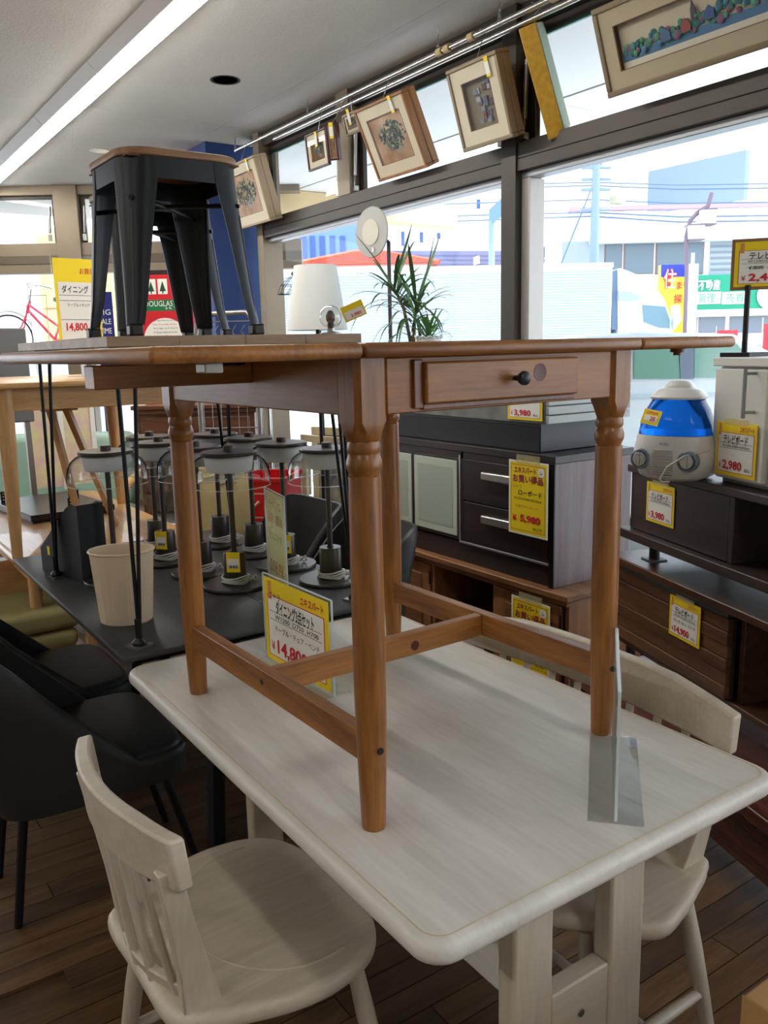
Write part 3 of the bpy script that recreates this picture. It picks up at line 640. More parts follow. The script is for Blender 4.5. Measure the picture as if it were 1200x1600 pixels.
# ================================================================== STACKED LOW CABINETS BY THE WINDOW
m_esp = wood('espresso_wood', (30, 23, 22), (50, 40, 38), 'Y', .38, 18)
m_espside = wood('espresso_side', (92, 74, 74), (124, 104, 104), 'Z', .4, 18)
m_navy = mat('black_blue_board', (28, 32, 40), .4); m_frost = mat('frosted_glass', (172, 186, 172), .35, spec=.6); m_alu = mat('brushed_aluminium', (190, 190, 190), .3, .9)
m_pinecab = wood('brown_pine_cabinet', (96, 60, 34), (156, 106, 64), 'Y', .45, 12); m_pinecabZ = wood('brown_pine_upright', (96, 60, 34), (160, 110, 66), 'Z', .45, 12)
def B(name, a, b, m, par, bevel=.002): g = G(); g.b2(a, b); return obj(name, g, m, par, bevel)
# pine sideboard at the bottom
t = thing('pine_sideboard', 'brown pine sideboard under the espresso low cabinet by the window', 'cabinet', (2.28, 2.16, 0))
B('carcass_end', (0.015, 0, 0), (.44, .02, .48), m_pinecabZ, t); B('carcass_end', (0.015, 1.38, 0), (.44, 1.4, .48), m_pinecabZ, t); B('top', (-.02, -.02, .48), (.46, 1.42, .505), m_pinecab, t, .004)
B('back', (.43, .02, .02), (.44, 1.38, .48), m_pinecab, t); B('bottom', (.015, .02, .03), (.43, 1.38, .05), m_pinecab, t); B('front_rail', (.0, .0, .455), (.02, 1.4, .48), m_pinecab, t); B('divider', (.005, .40, .05), (.42, .42, .455), m_pinecabZ, t); B('divider', (.005, .82, .05), (.42, .84, .455), m_pinecabZ, t); B('shelf', (.02, .42, .24), (.42, .82, .258), m_pinecab, t)
for y0, y1 in ((.03, .40), (.85, 1.37)):
    d = B('door', (.0, y0, .06), (.018, y1, .45), m_pinecabZ, t, .003); B('door_panel', (-.004, y0+.06, .12), (.001, y1-.06, .40), m_pinecab, d, .006); g = G(); g.cyl((-.02, y0+.03 if y0 < .5 else y1-.03, .28), (0, y0+.03 if y0 < .5 else y1-.03, .28), .009, n=10); obj('knob', g, m_iron, d)
    B('hinge', (-.003, y0-.004, .36), (.002, y0+.006, .42), m_black, d)
# espresso low board, 1250 x 440 x 515
t = thing('low_cabinet', 'espresso low cabinet with frosted glass doors and two drawers by the window', 'cabinet', (2.30, 2.25, .505))
B('top', (-.005, -.005, .485), (.44, 1.255, .515), m_esp, t); B('carcass_end', (0, 0, 0), (.435, .022, .485), m_espside, t); B('carcass_end', (0, 1.228, 0), (.435, 1.25, .485), m_espside, t)
B('plinth', (.006, .022, 0), (.03, 1.228, .085), m_esp, t); B('back', (.42, .022, 0), (.43, 1.228, .485), m_esp, t); B('divider', (0.0, .538, .085), (.4, .556, .485), m_esp, t); B('upper_rail', (.0, .022, .455), (.02, 1.228, .485), m_esp, t)
B('metal_strip', (-.004, .022, .085), (.004, .56, .094), m_alu, t, .001); B('metal_strip', (-.004, .556, .085), (.002, .566, .47), m_alu, t, .001)
B('front_frame', (-.006, -.004, 0), (.002, .022, .485), mat('espresso_edge', (22, 18, 18), .3), t, .001)
for z0, z1 in ((.096, .272), (.277, .455)):
    d = B('drawer', (-.002, .03, z0), (.018, .536, z1), m_esp, t); h = B('handle', (-.022, .20, z1-.075), (-.003, .405, z1-.04), m_alu, d, .006)
for y0, y1 in ((.566, .90), (.90, 1.226)):
    d = B('door', (-.002, y0, .096), (.016, y1, .455), m_esp, t); B('frosted_pane', (-.006, y0+.012, .112), (-.001, y1-.012, .443), mat('frost_border', (196, 208, 192), .3), d, .001); B('clear_field', (-.0072, y0+.04, .145), (-.0062, y1-.04, .41), m_frost, d, .0)
# black-blue board and grey marble board on top
t = thing('floating_board', 'flat black media board between the espresso cabinet and the grey slatted one', 'cabinet', (2.33, 2.36, 1.02))
B('body', (0, 0, 0), (.42, 1.2, .115), m_navy, t, .004); B('front_edge', (-.004, -.003, .10), (0.001, 1.203, .117), mat('navy_edge', (44, 50, 60), .35), t, .002)
m_marble = mat('grey_concrete_laminate', (118, 120, 116), .45, var=.3, vscale=7, bump=.05, bscale=40)
t = thing('slatted_media_board', 'grey concrete-look media board with slatted end under the potted plants', 'cabinet', (2.30, 2.30, 1.1375))
B('body', (0.008, .006, 0), (.452, 1.25, .21), m_marble, t, .003); B('front_panel', (0, 0, 0), (.008, 1.25, .21), m_marble, t, .001)
zz = [(i*.0345, i*.0345+.0305) for i in range(6)]
for z0, z1 in zz: B('end_slat', (0.0, -.012, z0), (.46, .006, z1), mat('grey_slat_laminate', (168, 172, 170), .5, var=.12, vscale=12, stretch=(.3, 1, 3)), t, .002)

# ================================================================== TURNED ROW OF MEDIA BOARDS ON THE RIGHT
m_wal = wood('walnut_long', (52, 32, 22), (98, 64, 42), 'X', .35, 16); m_tvdk = wood('dark_brown_laminate', (48, 36, 32), (66, 52, 46), 'X', .42, 20)
m_slat = wood('walnut_slat', (66, 42, 28), (120, 82, 54), 'X', .4, 14, perobj=.25); m_redw = wood('red_brown_wood', (70, 34, 26), (112, 60, 44), 'X', .25, 14, coat=.4)
P0 = at(987, 745, z=1.0); P1 = at(1180, 795, z=1.0); RA = math.atan2(P1.y-P0.y, P1.x-P0.x)   # local x runs along the fronts toward the camera, y into the room's window side
def row(name, label, cat, z): return thing(name, label, cat, (P0.x, P0.y, z), RA)
t = row('dark_media_board', 'dark brown media board on short black legs carrying the humidifier', 'cabinet', .80)
B('top', (-.008, -.012, .218), (1.3, .40, .242), m_tvdk, t, .003); B('front_panel', (.004, 0, .032), (.50, .02, .216), m_tvdk, t, .002); B('end_panel', (0, .0, .0), (.02, .39, .218), m_tvdk, t); B('bottom_shelf', (-.03, -.03, 0), (1.3, .39, .03), m_tvdk, t, .003); B('divider', (.50, .0, .03), (.52, .39, .218), m_tvdk, t); B('back', (.02, .37, .03), (1.3, .385, .218), m_tvdk, t)
for i, (x, y) in enumerate(((.055, .06), (1.2, .06), (.055, .33), (1.2, .33))):
    g = G(); g.cyl((x, y, -.068), (x, y, 0), .017, n=14); lg = obj('leg', g, m_black, t); g = G(); g.box((x, y, -.0705), (.06, .06, .005)); obj('foot_pad', g, mat('grey_pad', (120, 122, 124), .5), lg)
t = row('walnut_media_board', 'walnut media board with slatted drawer front and steel grip rail', 'cabinet', .42)
B('top', (-.09, -.03, .282), (1.3, .42, .307), m_wal, t, .004); B('carcass_end', (-.08, .0, .0), (-.06, .41, .282), m_wal, t); B('bottom', (-.06, .0, 0), (1.3, .41, .02), m_wal, t); B('back', (-.06, .39, .02), (1.3, .405, .282), m_wal, t); B('divider', (.55, .02, .02), (.57, .4, .282), m_wal, t)
d = B('drawer_box', (-.055, .004, .022), (.535, .02, .262), m_tvdk, t)
for i in range(6): B('slat', (-.055, -.012+.003*(i % 2), .024+i*.0395), (.535, .006, .024+i*.0395+.0375), m_slat, d, .0015)
B('grip_rail', (-.055, -.016, .263), (.535, .01, .277), mat('grey_steel_grip', (96, 106, 108), .35, .6), d, .002)
for x in (-.02, 1.2):
    for y in (.03, .36): B('leg', (x-.012, y-.012, -.10), (x+.012, y+.012, 0), m_black, t)
t = row('red_brown_table', 'polished red-brown low table underneath the walnut media board', 'table', .0)
B('top', (-.13, -.17, .285), (1.4, .45, .32), m_redw, t, .004); B('apron', (-.10, -.13, .12), (1.35, -.11, .285), m_redw, t)
for x in (-.08, 1.3):
    for y in (-.12, .40): B('leg', (x-.03, y-.03, 0), (x+.03, y+.03, .285), m_redw, t)
# white cabinets
m_wc = mat('white_laminate', (226, 224, 216), .4, var=.02)
q = at(1112, 755, z=1.043); 
def white_cab(label, off, w, h):
    t = thing('white_cabinet', label, 'cabinet', (P0.x, P0.y, 1.042), RA, 'white cabinets on the dark media board')
    B('carcass', (off, .035, .012), (off+w, .33, h-.025), m_wc, t, .002); B('top', (off-.006, .012, h-.024), (off+w+.006, .335, h), m_wc, t, .003); B('plinth', (off+.01, .05, 0), (off+w-.01, .32, .012), mat('grey_plinth', (150, 150, 148), .5), t)
    d = B('door', (off+.004, .015, .02), (off+w-.03, .034, h-.03), m_wc, t, .003)
    g = G(); x = off+w-.072; g.cyl((x, -.02, .19), (x, -.02, .32), .0055, n=10); g.cyl((x, -.02, .205), (x, .018, .205), .004, n=8); g.cyl((x, -.02, .305), (x, .018, .305), .004, n=8); obj('handle', g, m_steel, d)
    return t
white_cab('tall white cabinet with steel bar handle beside the humidifier', .385, .245, .345)
white_cab('second white cabinet at the right edge of the photo', .645, .30, .345)

# humidifier -----------------------------------------------------------
hp = at(1068, 752, z=1.042)
t = thing('humidifier', 'white and translucent blue humidifier with two dials on the dark media board', 'humidifier', (hp.x+.045, hp.y+.06, 1.042), RA+.62); t.scale = (.9, .9, .92)
def sup(a, b, z, p=2.6, n=40, dy=0): return [(a*math.copysign(abs(math.cos(q))**(2/p), math.cos(q)), dy+b*math.copysign(abs(math.sin(q))**(2/p), math.sin(q)), z) for q in [i*2*math.pi/n for i in range(n)]]
m_hw = mat('humidifier_white', (228, 228, 226), .35); m_blue = mat('blue_tank', (20, 110, 220), .12, trans=.75, ior=1.2)
g = G(); g.rings([sup(.09, .08, 0), sup(.112, .095, .012), sup(.128, .108, .05), sup(.13, .11, .09), sup(.122, .106, .135), sup(.119, .104, .14)]); body = obj('body', g, m_hw, t)
g = G(); g.rings([sup(.118, .103, .141), sup(.112, .099, .175), sup(.098, .088, .215), sup(.078, .072, .25), sup(.072, .067, .257)]); obj('tank', g, m_blue, t)
g = G(); g.rings([sup(.084, .076, .250), sup(.086, .078, .256), sup(.066, .062, .277), sup(.045, .045, .284), sup(.043, .043, .290), sup(.030, .03, .304), sup(.006, .006, .308)]); obj('lid', g, m_hw, t)
FR = lambda x, z: basis((x, -.1105+abs(x)*.12, z), (1, -.0+.25*(1 if x > 0 else -1)*0, 0), UP)
for x in (-.079, .073):
    Mx = T(x, -.083, .066) @ RX(math.pi/2)
    g = G(); g.lathe([(.032, 0.0), (.032, .024), (.029, .027), (.026, .027), (.026, .02)], 26, M=Mx); obj('dial_ring', g, mat('dial_grey_blue', (120, 138, 156), .35), t)
    g = G(); g.lathe([(.022, .018), (.022, .03), (.020, .033), (.001, .034)], 26, M=Mx); g.box((0, 0, .035), (.008, .036, .008), Mx); obj('dial', g, mat('dial_silver', (190, 192, 194), .3, .6), t)
for i in range(11): g = G(); g.box((-.003, -.1085, .018+i*.0078), (.066-.0012*abs(i-5), .008, .0042)); obj('vent_slat', g, mat('vent_shadow', (150, 148, 142), .6) if i % 1 else mat('vent_rib', (188, 186, 180), .5), t)
text('VICKS', .03, .008, mat('logo_blue', (30, 40, 110), .5), t, basis((0, -.1115, .117), (1, 0, 0), UP), lift=.001)
g = G(); g.tube([(.125, -.06, .10), (.07, -.118, .085), (.02, -.13, .05), (.0, -.135, .01), (.012, -.14, .004), (.03, -.13, .005)], .0032, 7); obj('cord', g, m_cord, t)
tg = obj('sale_tag', face_box(.07, .048, .0008), m_yel, t, M=basis((-.052, -.094, .196), (.96, -.28+.0, 0), (.0, .36, .93)) @ RZ(-.12)); obj('tag_panel', rect(.05, .018, 0, -.004, .0004), m_white, tg); text('25', .02, .014, m_red, tg, T(.008, -.004, .0006), bold=.03); text('決算価格', .046, .010, m_red, tg, T(0, .014, .0004))

# price cards on these pieces ------------------------------------------
def hang_card(label, pc, r, w, h, title, price, portrait=False, sub=None, note='W1200×D400×H450mm', lean=0):
    t = thing('price_card', label, 'price card', M=basis(pc, r, (0, 0, 1)) @ RZ(lean), group='yellow price cards')
    if portrait:
        portrait_card(t, w, h)
        if title:
            text('お買い得品', w*.78, h*.11, m_maroon, t, T(0, h*.26, .001), bold=.025); text('ニトリ', w*.22, h*.045, m_ink, t, T(-w*.28, h*.155, .001)); text(title, w*.6, h*.075, m_ink, t, T(w*.06, h*.075, .001), bold=.012); text(note, w*.7, h*.035, m_ink, t, T(0, -h*.01, .001)); text('お値下げしました', w*.6, h*.03, m_red, t, T(-w*.02, -h*.11, .001)); text('¥', w*.11, h*.085, m_red, t, T(-w*.34, -h*.28, .001), bold=.03); text(price, w*.52, h*.115, m_red, t, T(w*.07, -h*.28, .001), name='price', bold=.04); text('¥6,578', w*.22, h*.04, m_ink, t, T(w*.25, -h*.39, .001))
    else: landscape_card(t, w, h, title, price, sub, note)
    g = rect(w*.6, h*.12, 0, h*.52, .0012); obj('tape', g, m_tape, t)
    return t
rr = Vector((math.cos(RA), math.sin(RA), 0)); nn = Vector((math.sin(RA), -math.cos(RA), 0))
def rowpt(px, py, off): return hit(px, py, P0+nn*off, nn)
a = rowpt(1000, 758, .004); hang_card('yellow price card 3,980 on the dark brown media board', rowpt(1031, 788, .004), rr, .15, .125, 'テレビボード', '3,980')
hang_card('yellow price card 2,980 on the tall white cabinet', rowpt(1149, 703, -.010), rr, .165, .145, 'テレビボード', '2,980')
hang_card('yellow price card 14,900 on the slatted walnut drawer', rowpt(1069, 970, .016), rr, .152, .125, 'テレビボード', '14,900', sub='引き出し付き')
hang_card('tall yellow price card 5,980 on the espresso low cabinet', (2.272, 2.365, .846), (0, -1, 0), .215, .293, 'ローボード', '5,980', True, note='W1250×D440×H515mm')
t = hang_card('tall yellow price card 5,980 hanging low on the pine sideboard behind the bench', (2.262, 2.335, .30), (0, -1, 0), .215, .293, 'サイドボード', '5,980', True, note='W1400×D440×H505mm')
hang_card('yellow price card 3,980 on the grey concrete-look media board', (2.294, 2.41, 1.215), (0, -1, 0), .19, .135, 'テレビボード', '3,980')
# card on a post above the white cabinet
pp = at(1163, 548, d=2.35)
t = thing('post_sign', 'yellow price card 2,480 on a black post above the white cabinets', 'sign', (pp.x, pp.y, 1.387))
top = at(1180, 415, d=2.35); g = G(); g.cyl((0, 0, 0), (0, 0, top.z-1.387-.055), .008, n=10); obj('post', g, m_black, t); g = G(); g.box((0, 0, .006), (.09, .09, .012)); obj('base', g, m_black, t)
vw = Vector((math.cos(HEAD+.30), -math.sin(HEAD+.30), 0)); Ms = basis((vw.x*.055, vw.y*.055, top.z-1.387), vw, UP)
obj('backing', (lambda g_: (g_.box((0, 0, -.008), (.20, .135, .012)), g_)[1])(G()), mat('cardboard', (150, 112, 74), .8), t, M=Ms); landscape_card(t, .185, .118, 'テレビボード', '2,480', '傷あり', M=Ms)
# cardboard carton at the lower right corner
bp_ = at(1160, 1555, z=.5)
t = thing('cardboard_carton', 'taped cardboard carton at the lower right corner of the photo', 'box', (bp_.x, bp_.y, 0), 0.0)
B('body', (0, -.35, 0), (.35, 0, .5), mat('kraft_cardboard', (176, 138, 92), .75, var=.06, vscale=5), t, .004); B('parcel_tape', (-.0008, -.35, .40), (0, 0, .501), mat('tape_gloss', (190, 150, 96), .15, coat=.6), t, 0)
obj('label_sticker', rect(.1, .07, 0, 0, 0), m_yel, t, M=basis((-.0015, -.03-.06, .42), (0, -1, 0), UP))
B('plinth_stand', (.02, -.33, -.0), (.33, -.02, .002), MATS['cardboard'], t, 0)

# ================================================================== PICTURES ON THE WINDOW RAIL
RX_, RZ_ = 2.80, 2.855
t = thing('curtain_rail', 'pair of chrome picture rails hung under the ceiling along the window', 'rail', (RX_, 3.2, RZ_))
for dz, dx, y0, y1 in ((0, 0, -1.2, 2.75), (-.03, .03, -1.2, 2.2)):
    g = G(); g.cyl((dx, y0, dz), (dx, y1, dz), .0125, n=12); obj('rod', g, m_chrome, t)
m_ivory = mat('ivory_cap', (206, 186, 138), .45)
for y in (.30, .36, .12, -.42, -.55): g = G(); g.cyl((0, y-.02, 0), (0, y+.02, 0), .019, n=14); obj('rail_cap', g, m_ivory, t)
def chain(px, py_top, label):
    a = at(px, py_top, z=CZ); y = a.y
    t = thing('chain', label, 'chain', (RX_, y, RZ_), 0, 'chains that carry the picture rail')
    top = CZ-RZ_; g = G(); g.tube([(0, 0, top), (0, 0, top-.03), (.006, 0, top-.04), (0, 0, top-.05)], .0022, 6); obj('ceiling_hook', g, m_steel, t)
    for s in (-1, 1):
        for i in range(7):
            u = i/7; z = top-.05-(top-.04)*u; g = G(); k = [(.0035*math.cos(a_)*(i % 2), s*.012*u+.0035*math.cos(a_)*(1-i % 2), z-.008+.009*math.sin(a_)) for a_ in [j*math.pi/4 for j in range(8)]]; g.tube(k, .0011, 5, closed=True); obj('link', g, m_steel, t)
chain(645, 30, 'chain carrying the picture rail between the gold and the brown frames'); chain(748, -20, 'chain carrying the picture rail above the brown framed picture'); chain(455, 143, 'chain carrying the picture rail above the small maroon frames'); chain(341, 203, 'chain carrying the picture rail at its far end')

m_glz = glass('picture_glass', (.98, .98, .97), .35)
def paint(name, cols, scale=30, mask=True):
    if name in MATS: return MATS[name]
    m = bpy.data.materials.new(name); m.use_nodes = True; MATS[name] = m; N = m.node_tree.nodes; L = m.node_tree.links; b = N['Principled BSDF']; b.inputs['Roughness'].default_value = .7
    t_ = N.new('ShaderNodeTexCoord'); v = N.new('ShaderNodeTexVoronoi'); v.inputs['Scale'].default_value = scale; L.new(t_.outputs['Object'], v.inputs[0])
    r = N.new('ShaderNodeValToRGB'); r.color_ramp.interpolation = 'CONSTANT'; e = r.color_ramp.elements
    while len(e) < len(cols): e.new(.5)
    for i, c in enumerate(cols): e[i].position = i/len(cols); e[i].color = lin(c)
    sx = N.new('ShaderNodeSeparateColor'); L.new(v.outputs['Color'], sx.inputs[0]); L.new(sx.outputs[0], r.inputs[0]); L.new(r.outputs[0], b.inputs['Base Color']); return m
def blob(n, rx, ry, seed, flat=1):
    rnd = random.Random(seed); g = G()
    for _ in range(n):
        a = rnd.uniform(0, 6.28); q = rnd.random()**.5; cx, cy = rx*q*math.cos(a), ry*q*math.sin(a); s = rnd.uniform(.5, 1)*min(rx, ry)*.28; th = rnd.uniform(0, 3.14)
        pts = [(cx+s*math.cos(th)*math.cos(k)-s*.5*math.sin(th)*math.sin(k), cy+s*math.sin(th)*math.cos(k)+s*.5*math.cos(th)*math.sin(k), .0003+rnd.random()*.001*flat) for k in [j*math.pi/3 for j in range(6)]]; g.add(pts, [tuple(range(6))])
    return g
def picture(label, TLp, TRp, BLp, xt, depth, mframe, mmat, fw, kind, stack=1, mat_w=.2, tagpos=None, xr=None):
    tl = at(*TLp, x=xt); tr = at(*TRp, x=xt if xr is None else xr); bl = at(*BLp, y=tl.y)
    u = (tl-bl); h = u.length; r = tr-tl; r.z *= .0; w = r.length; c = tl+r/2-u/2
    M = basis(c, r, u); t = thing('framed_picture', label, 'picture', M=M, group='framed pictures on the rail')
    for k in range(stack):
        if k: 
            z0 = -depth*(k)-.002*k
        else: z0 = 0
        par = t
        for a, b in (((-w/2, h/2-fw), (w/2, h/2)), ((-w/2, -h/2), (w/2, -h/2+fw)), ((-w/2, -h/2+fw), (-w/2+fw, h/2-fw)), ((w/2-fw, -h/2+fw), (w/2, h/2-fw))):
            g = G(); g.b2((a[0], a[1], z0-depth), (b[0], b[1], z0)); obj('frame_bar', g, mframe, par, min(.004, fw*.2))
        if k: B('backing', (-w/2+fw, -h/2+fw, z0-depth+.002), (w/2-fw, h/2-fw, z0-.008), MATS['cardboard'], par, 0)
    iw, ih = w-2*fw, h-2*fw; mw = min(iw, ih)*mat_w; deep = .022 if kind in ('shadow', 'town') else .004
    for a, b in (((-iw/2, ih/2-mw), (iw/2, ih/2)), ((-iw/2, -ih/2), (iw/2, -ih/2+mw)), ((-iw/2, -ih/2+mw), (-iw/2+mw, ih/2-mw)), ((iw/2-mw, -ih/2+mw), (iw/2, ih/2-mw))):
        g = G(); g.b2((a[0], a[1], -.012), (b[0], b[1], -.008)); obj('mount_board', g, mmat, t)
    aw, ah = iw-2*mw, ih-2*mw
    g = G(); k_ = .003
    for a, b in (((-aw/2-k_, ah/2), (aw/2+k_, ah/2+k_)), ((-aw/2-k_, -ah/2-k_), (aw/2+k_, -ah/2)), ((-aw/2-k_, -ah/2), (-aw/2, ah/2)), ((aw/2, -ah/2), (aw/2+k_, ah/2))): g.b2((a[0], a[1], -.009), (b[0], b[1], -.0072))
    obj('mount_line', g, mat('mount_line_red', (134, 84, 70), .6), t)
    zb = -.012-deep
    if kind == 'flowers':
        ar = obj('artwork', rect(aw, ah, 0, 0, zb), mat('art_tan', (196, 168, 140), .7, rgb2=(150, 112, 84), vscale=5), t)
        obj('bouquet', blob(190, aw*.36, ah*.30, len(label)), paint('bouquet_paint', [(38, 50, 46), (70, 84, 74), (104, 110, 96), (160, 150, 130), (52, 62, 60)], 60), ar, M=T(aw*.06, ah*.05, zb)); g = G(); g.add([(-aw*.10, -ah*.12, 0), (aw*.14, -ah*.12, 0), (aw*.10, -ah*.36, 0), (-aw*.06, -ah*.36, 0)], [(3, 2, 1, 0)][::1] and [(0, 3, 2, 1)]); obj('vase', g, mat('art_vase', (150, 136, 116), .7), ar, M=T(aw*.10, 0, zb+.0003))
    elif kind == 'town':
        g = G(); g.b2((-aw/2, -ah/2, zb-.004), (aw/2, ah/2, zb)); ar = obj('artwork', g, mat('art_olive', (120, 112, 88), .7), t); rnd = random.Random(3)
        for i in range(26):
            x, y = aw*rnd.uniform(-.18, .34), ah*rnd.uniform(-.38, .36); g = G(); sx_, sy_ = aw*rnd.uniform(.08, .16), ah*rnd.uniform(.07, .13); g.b2((x-sx_/2, y-sy_/2, zb), (x+sx_/2, y+sy_/2, zb+rnd.uniform(.002, .014))); obj('paper_house', g, mat('art_house_%d' % (i % 4), [(88, 92, 116), (120, 124, 140), (96, 62, 64), (150, 152, 160)][i % 4], .7), ar)
    elif kind == 'shadow':
        g = G(); g.b2((-aw/2, -ah/2, zb-.004), (aw/2, ah/2, zb)); ar = obj('artwork', g, mat('art_sky_cream', (206, 196, 172), .7), t)
        g = G(); g.b2((-aw/2, -ah/2, zb), (aw/2, -ah*.36, zb+.004)); obj('paper_snow', g, mat('art_snow', (226, 220, 204), .7), ar); g = G(); g.b2((-aw/2, -ah*.36, zb), (aw/2, -ah*.16, zb+.003)); obj('paper_lake', g, mat('art_lake', (86, 128, 164), .7), ar)
        rnd = random.Random(9); cs = [(66, 126, 122), (76, 144, 134), (98, 156, 122), (80, 126, 162), (134, 96, 122), (58, 110, 118)]
        for i in range(100):
            u_ = i/99; x = -aw/2+aw*(.03+.94*u_); y = -ah*.16+ah*(rnd.uniform(-.12, .16)+.16*u_); s = ah*rnd.uniform(.06, .11); g = G(); g.lathe([(.0001, .001), (s*.7, 0), (s, -.002), (s, -.006)], 9, (x, y, zb+rnd.uniform(.006, .014)), sx=.85)
            obj('paper_tree', g, mat('art_tree_%d' % (i % 6), cs[i % 6], .7), ar)
        for x, y, c in ((-.02, -.08, (150, 82, 76)), (.14, .0, (70, 96, 140)), (-.16, -.12, (84, 112, 150))):
            g = G(); g.prism([(x*aw-.02, y*ah-.015), (x*aw+.02, y*ah-.015), (x*aw+.02, y*ah+.012), (x*aw, y*ah+.03), (x*aw-.02, y*ah+.012)], zb+.012, zb+.016); obj('paper_house', g, mat('art_roof_%d' % int(c[0]), c, .7), ar)
        g = G(); g.prism([(.04*aw-.012, 0), (.04*aw+.012, 0), (.04*aw+.01, ah*.22), (.04*aw, ah*.42), (.04*aw-.01, ah*.22)], zb+.01, zb+.014); obj('paper_church', g, mat('art_church', (88, 76, 92), .7), ar)
    obj('glazing', rect(iw, ih, 0, 0, -.004), m_glz, t)
    B('backing', (-w/2+fw*.5, -h/2+fw*.5, -depth+.002), (w/2-fw*.5, h/2-fw*.5, zb-.005 if zb-.005 > -depth+.003 else -depth+.004), MATS['cardboard'], t, 0)
    if tagpos:
        x, y = tagpos; tg = obj('price_tag', face_box(.026, .085, .0006), m_white, t, M=T(x*w/2, y*h/2, .003)); obj('tag_top', rect(.026, .022, 0, .0315, .0003), m_yel, tg); obj('tag_foot', rect(.026, .012, 0, -.0365, .0003), m_yel, tg)
    # hook over the rail
    Mi = M.inverted(); hy = h/2
    ptw = tl+r/2; pa = Mi @ Vector((RX_, ptw.y, RZ_+.013)); pb = Vector((0, hy-.01, -depth-.004)); pm = (pa+pb)/2+Vector((.012, 0, 0))
    g = G(); g.tube([pa+Vector((0, -.02, .014)), pa+Vector((0, 0, .014)), pa, pa+Vector((0, -.012, -.016)), pm, pb+Vector((.008, .012, 0)), pb], .0022, 6); obj('wire_hook', g, m_steel, t)
    return t
m_fbr = mat('brown_grey_frame', (140, 122, 98), .4, .3); m_fgold = wood('gold_brown_frame', (120, 76, 36), (170, 116, 62), 'Y', .35, 30); m_fpale = mat('pale_wood_frame', (170, 148, 118), .45); m_fmar = mat('maroon_frame', (70, 30, 36), .35); m_mcream = mat('mount_cream', (214, 204, 180), .8); m_mtan = mat('mount_taupe', (192, 180, 152), .8)
picture('long brown frame with layered paper lakeside village at the upper right', (922, 17), (1222, -78), (950, 155), 2.72, .045, m_fbr, m_mtan, .022, 'shadow', mat_w=.22)
picture('brown framed picture of blue-grey houses beside the window post', (695, 112), (773, 74), (724, 239), 2.72, .04, m_fbr, m_mcream, .018, 'town', 2, .2, (.62, .72))
picture('gold-brown framed flower picture left of the brown framed houses', (551, 174), (626, 143), (592, 285), 2.72, .045, m_fgold, m_mcream, .016, 'flowers', 2, .17, (.5, .78))
picture('pale framed flower picture beside the blue column', (338, 268), (395, 247), (365, 362), 2.72, .05, m_fpale, m_mcream, .016, 'flowers', 2, .16, (.62, .8))
picture('small maroon framed picture, lower left of the two maroon frames', (475, 212), (507, 202), (482, 269), 2.75, .02, m_fmar, m_mcream, .012, 'flowers', 1, .2, (.1, .55))
picture('small maroon framed picture, right one of the two maroon frames', (503, 194), (520, 187), (517, 251), 2.66, .025, m_fmar, m_mcream, .012, 'flowers', 2, .14, (.1, .6), xr=2.70)
picture('small taupe framed picture hanging against the upper window post', (533, 181), (555, 170), (541, 214), 2.80, .02, m_fbr, m_mcream, .014, 'flowers', 1, .2, (0, .6))
# box frame hanging edge-on
tl = at(810, 46, x=2.74); tr = at(836, 32, x=2.74); bl = at(857, 219, y=tl.y)
u = tl-bl; r0 = Vector((0, -1, 0)); r = r0*.80-r0.cross(u.normalized())*.60; M = basis(tl, r, u)
t = thing('edge_on_picture', 'yellow-edged box frame hanging edge-on beside the window post', 'picture', M=M)
w_ = .075; h_ = u.length
B('edge_panel', (0, -h_, -.30), (w_, 0, 0), mat('yellow_wood_edge', (206, 158, 52), .5, var=.12, vscale=40), t, .003)
B('back_panel', (w_, -h_+.004, -.298), (w_+.004, -.004, -.004), mat('green_grey_back', (134, 146, 124), .7), t, .001)
B('end_panel', (.002, -h_-.003, -.297), (w_-.002, -h_, -.003), mat('pale_pink_board', (210, 188, 172), .7), t, 0)
Mi = M.inverted(); pa = Mi @ Vector((RX_, tl.y-.02, RZ_+.02)); g = G(); g.tube([pa+Vector((0, 0, .02)), pa, pa+Vector((.03, -.03, 0)), Vector((w_*.9, .03, -.1)), Vector((w_*.8, .0, -.1))], .0024, 6); obj('wire_hook', g, m_steel, t)

# ================================================================== OUTSIDE
RH = Vector((math.cos(HEAD), -math.sin(HEAD), 0)); FH = Vector((math.sin(HEAD), math.cos(HEAD), 0))
g = G(); g.add([(3.12, -60, -.06), (140, -60, -.06), (140, 160, -.06), (-60, 160, -.06), (-60, 10.4, -.06), (3.12, 10.4, -.06)], [(0, 1, 2, 3, 4, 5)]); gr = struct(obj('ground', g, mat('pale_asphalt', (188, 187, 184), .9, var=.06, vscale=.6)))
# white soffit over the shop front, in boards
m_soff = mat('white_soffit', (240, 241, 240), .7)
sf = G(); sf.b2((3.12, -3, 2.99), (5.3, 9.6, 3.2)); sf = struct(obj('trim_2', sf, m_soff))
for i in range(7): g = G(); g.b2((3.125, -3+i*1.8, 2.962), (4.2, -3+i*1.8+1.79, 2.989)); obj('soffit_board', g, m_soff, sf); g = G(); g.b2((4.21, -3+i*1.8, 2.955), (5.3, -3+i*1.8+1.79, 2.989)); obj('soffit_board', g, m_soff, sf)
g = G(); g.b2((5.2, -3, 2.86), (5.32, 9.6, 3.2)); obj('fascia', g, m_soff, sf)
g = G(); g.b2((3.3, 7.6, 2.72), (6.2, 7.75, 2.95)); struct(obj('trim_3', g, mat('tan_fascia', (222, 196, 150), .7)))

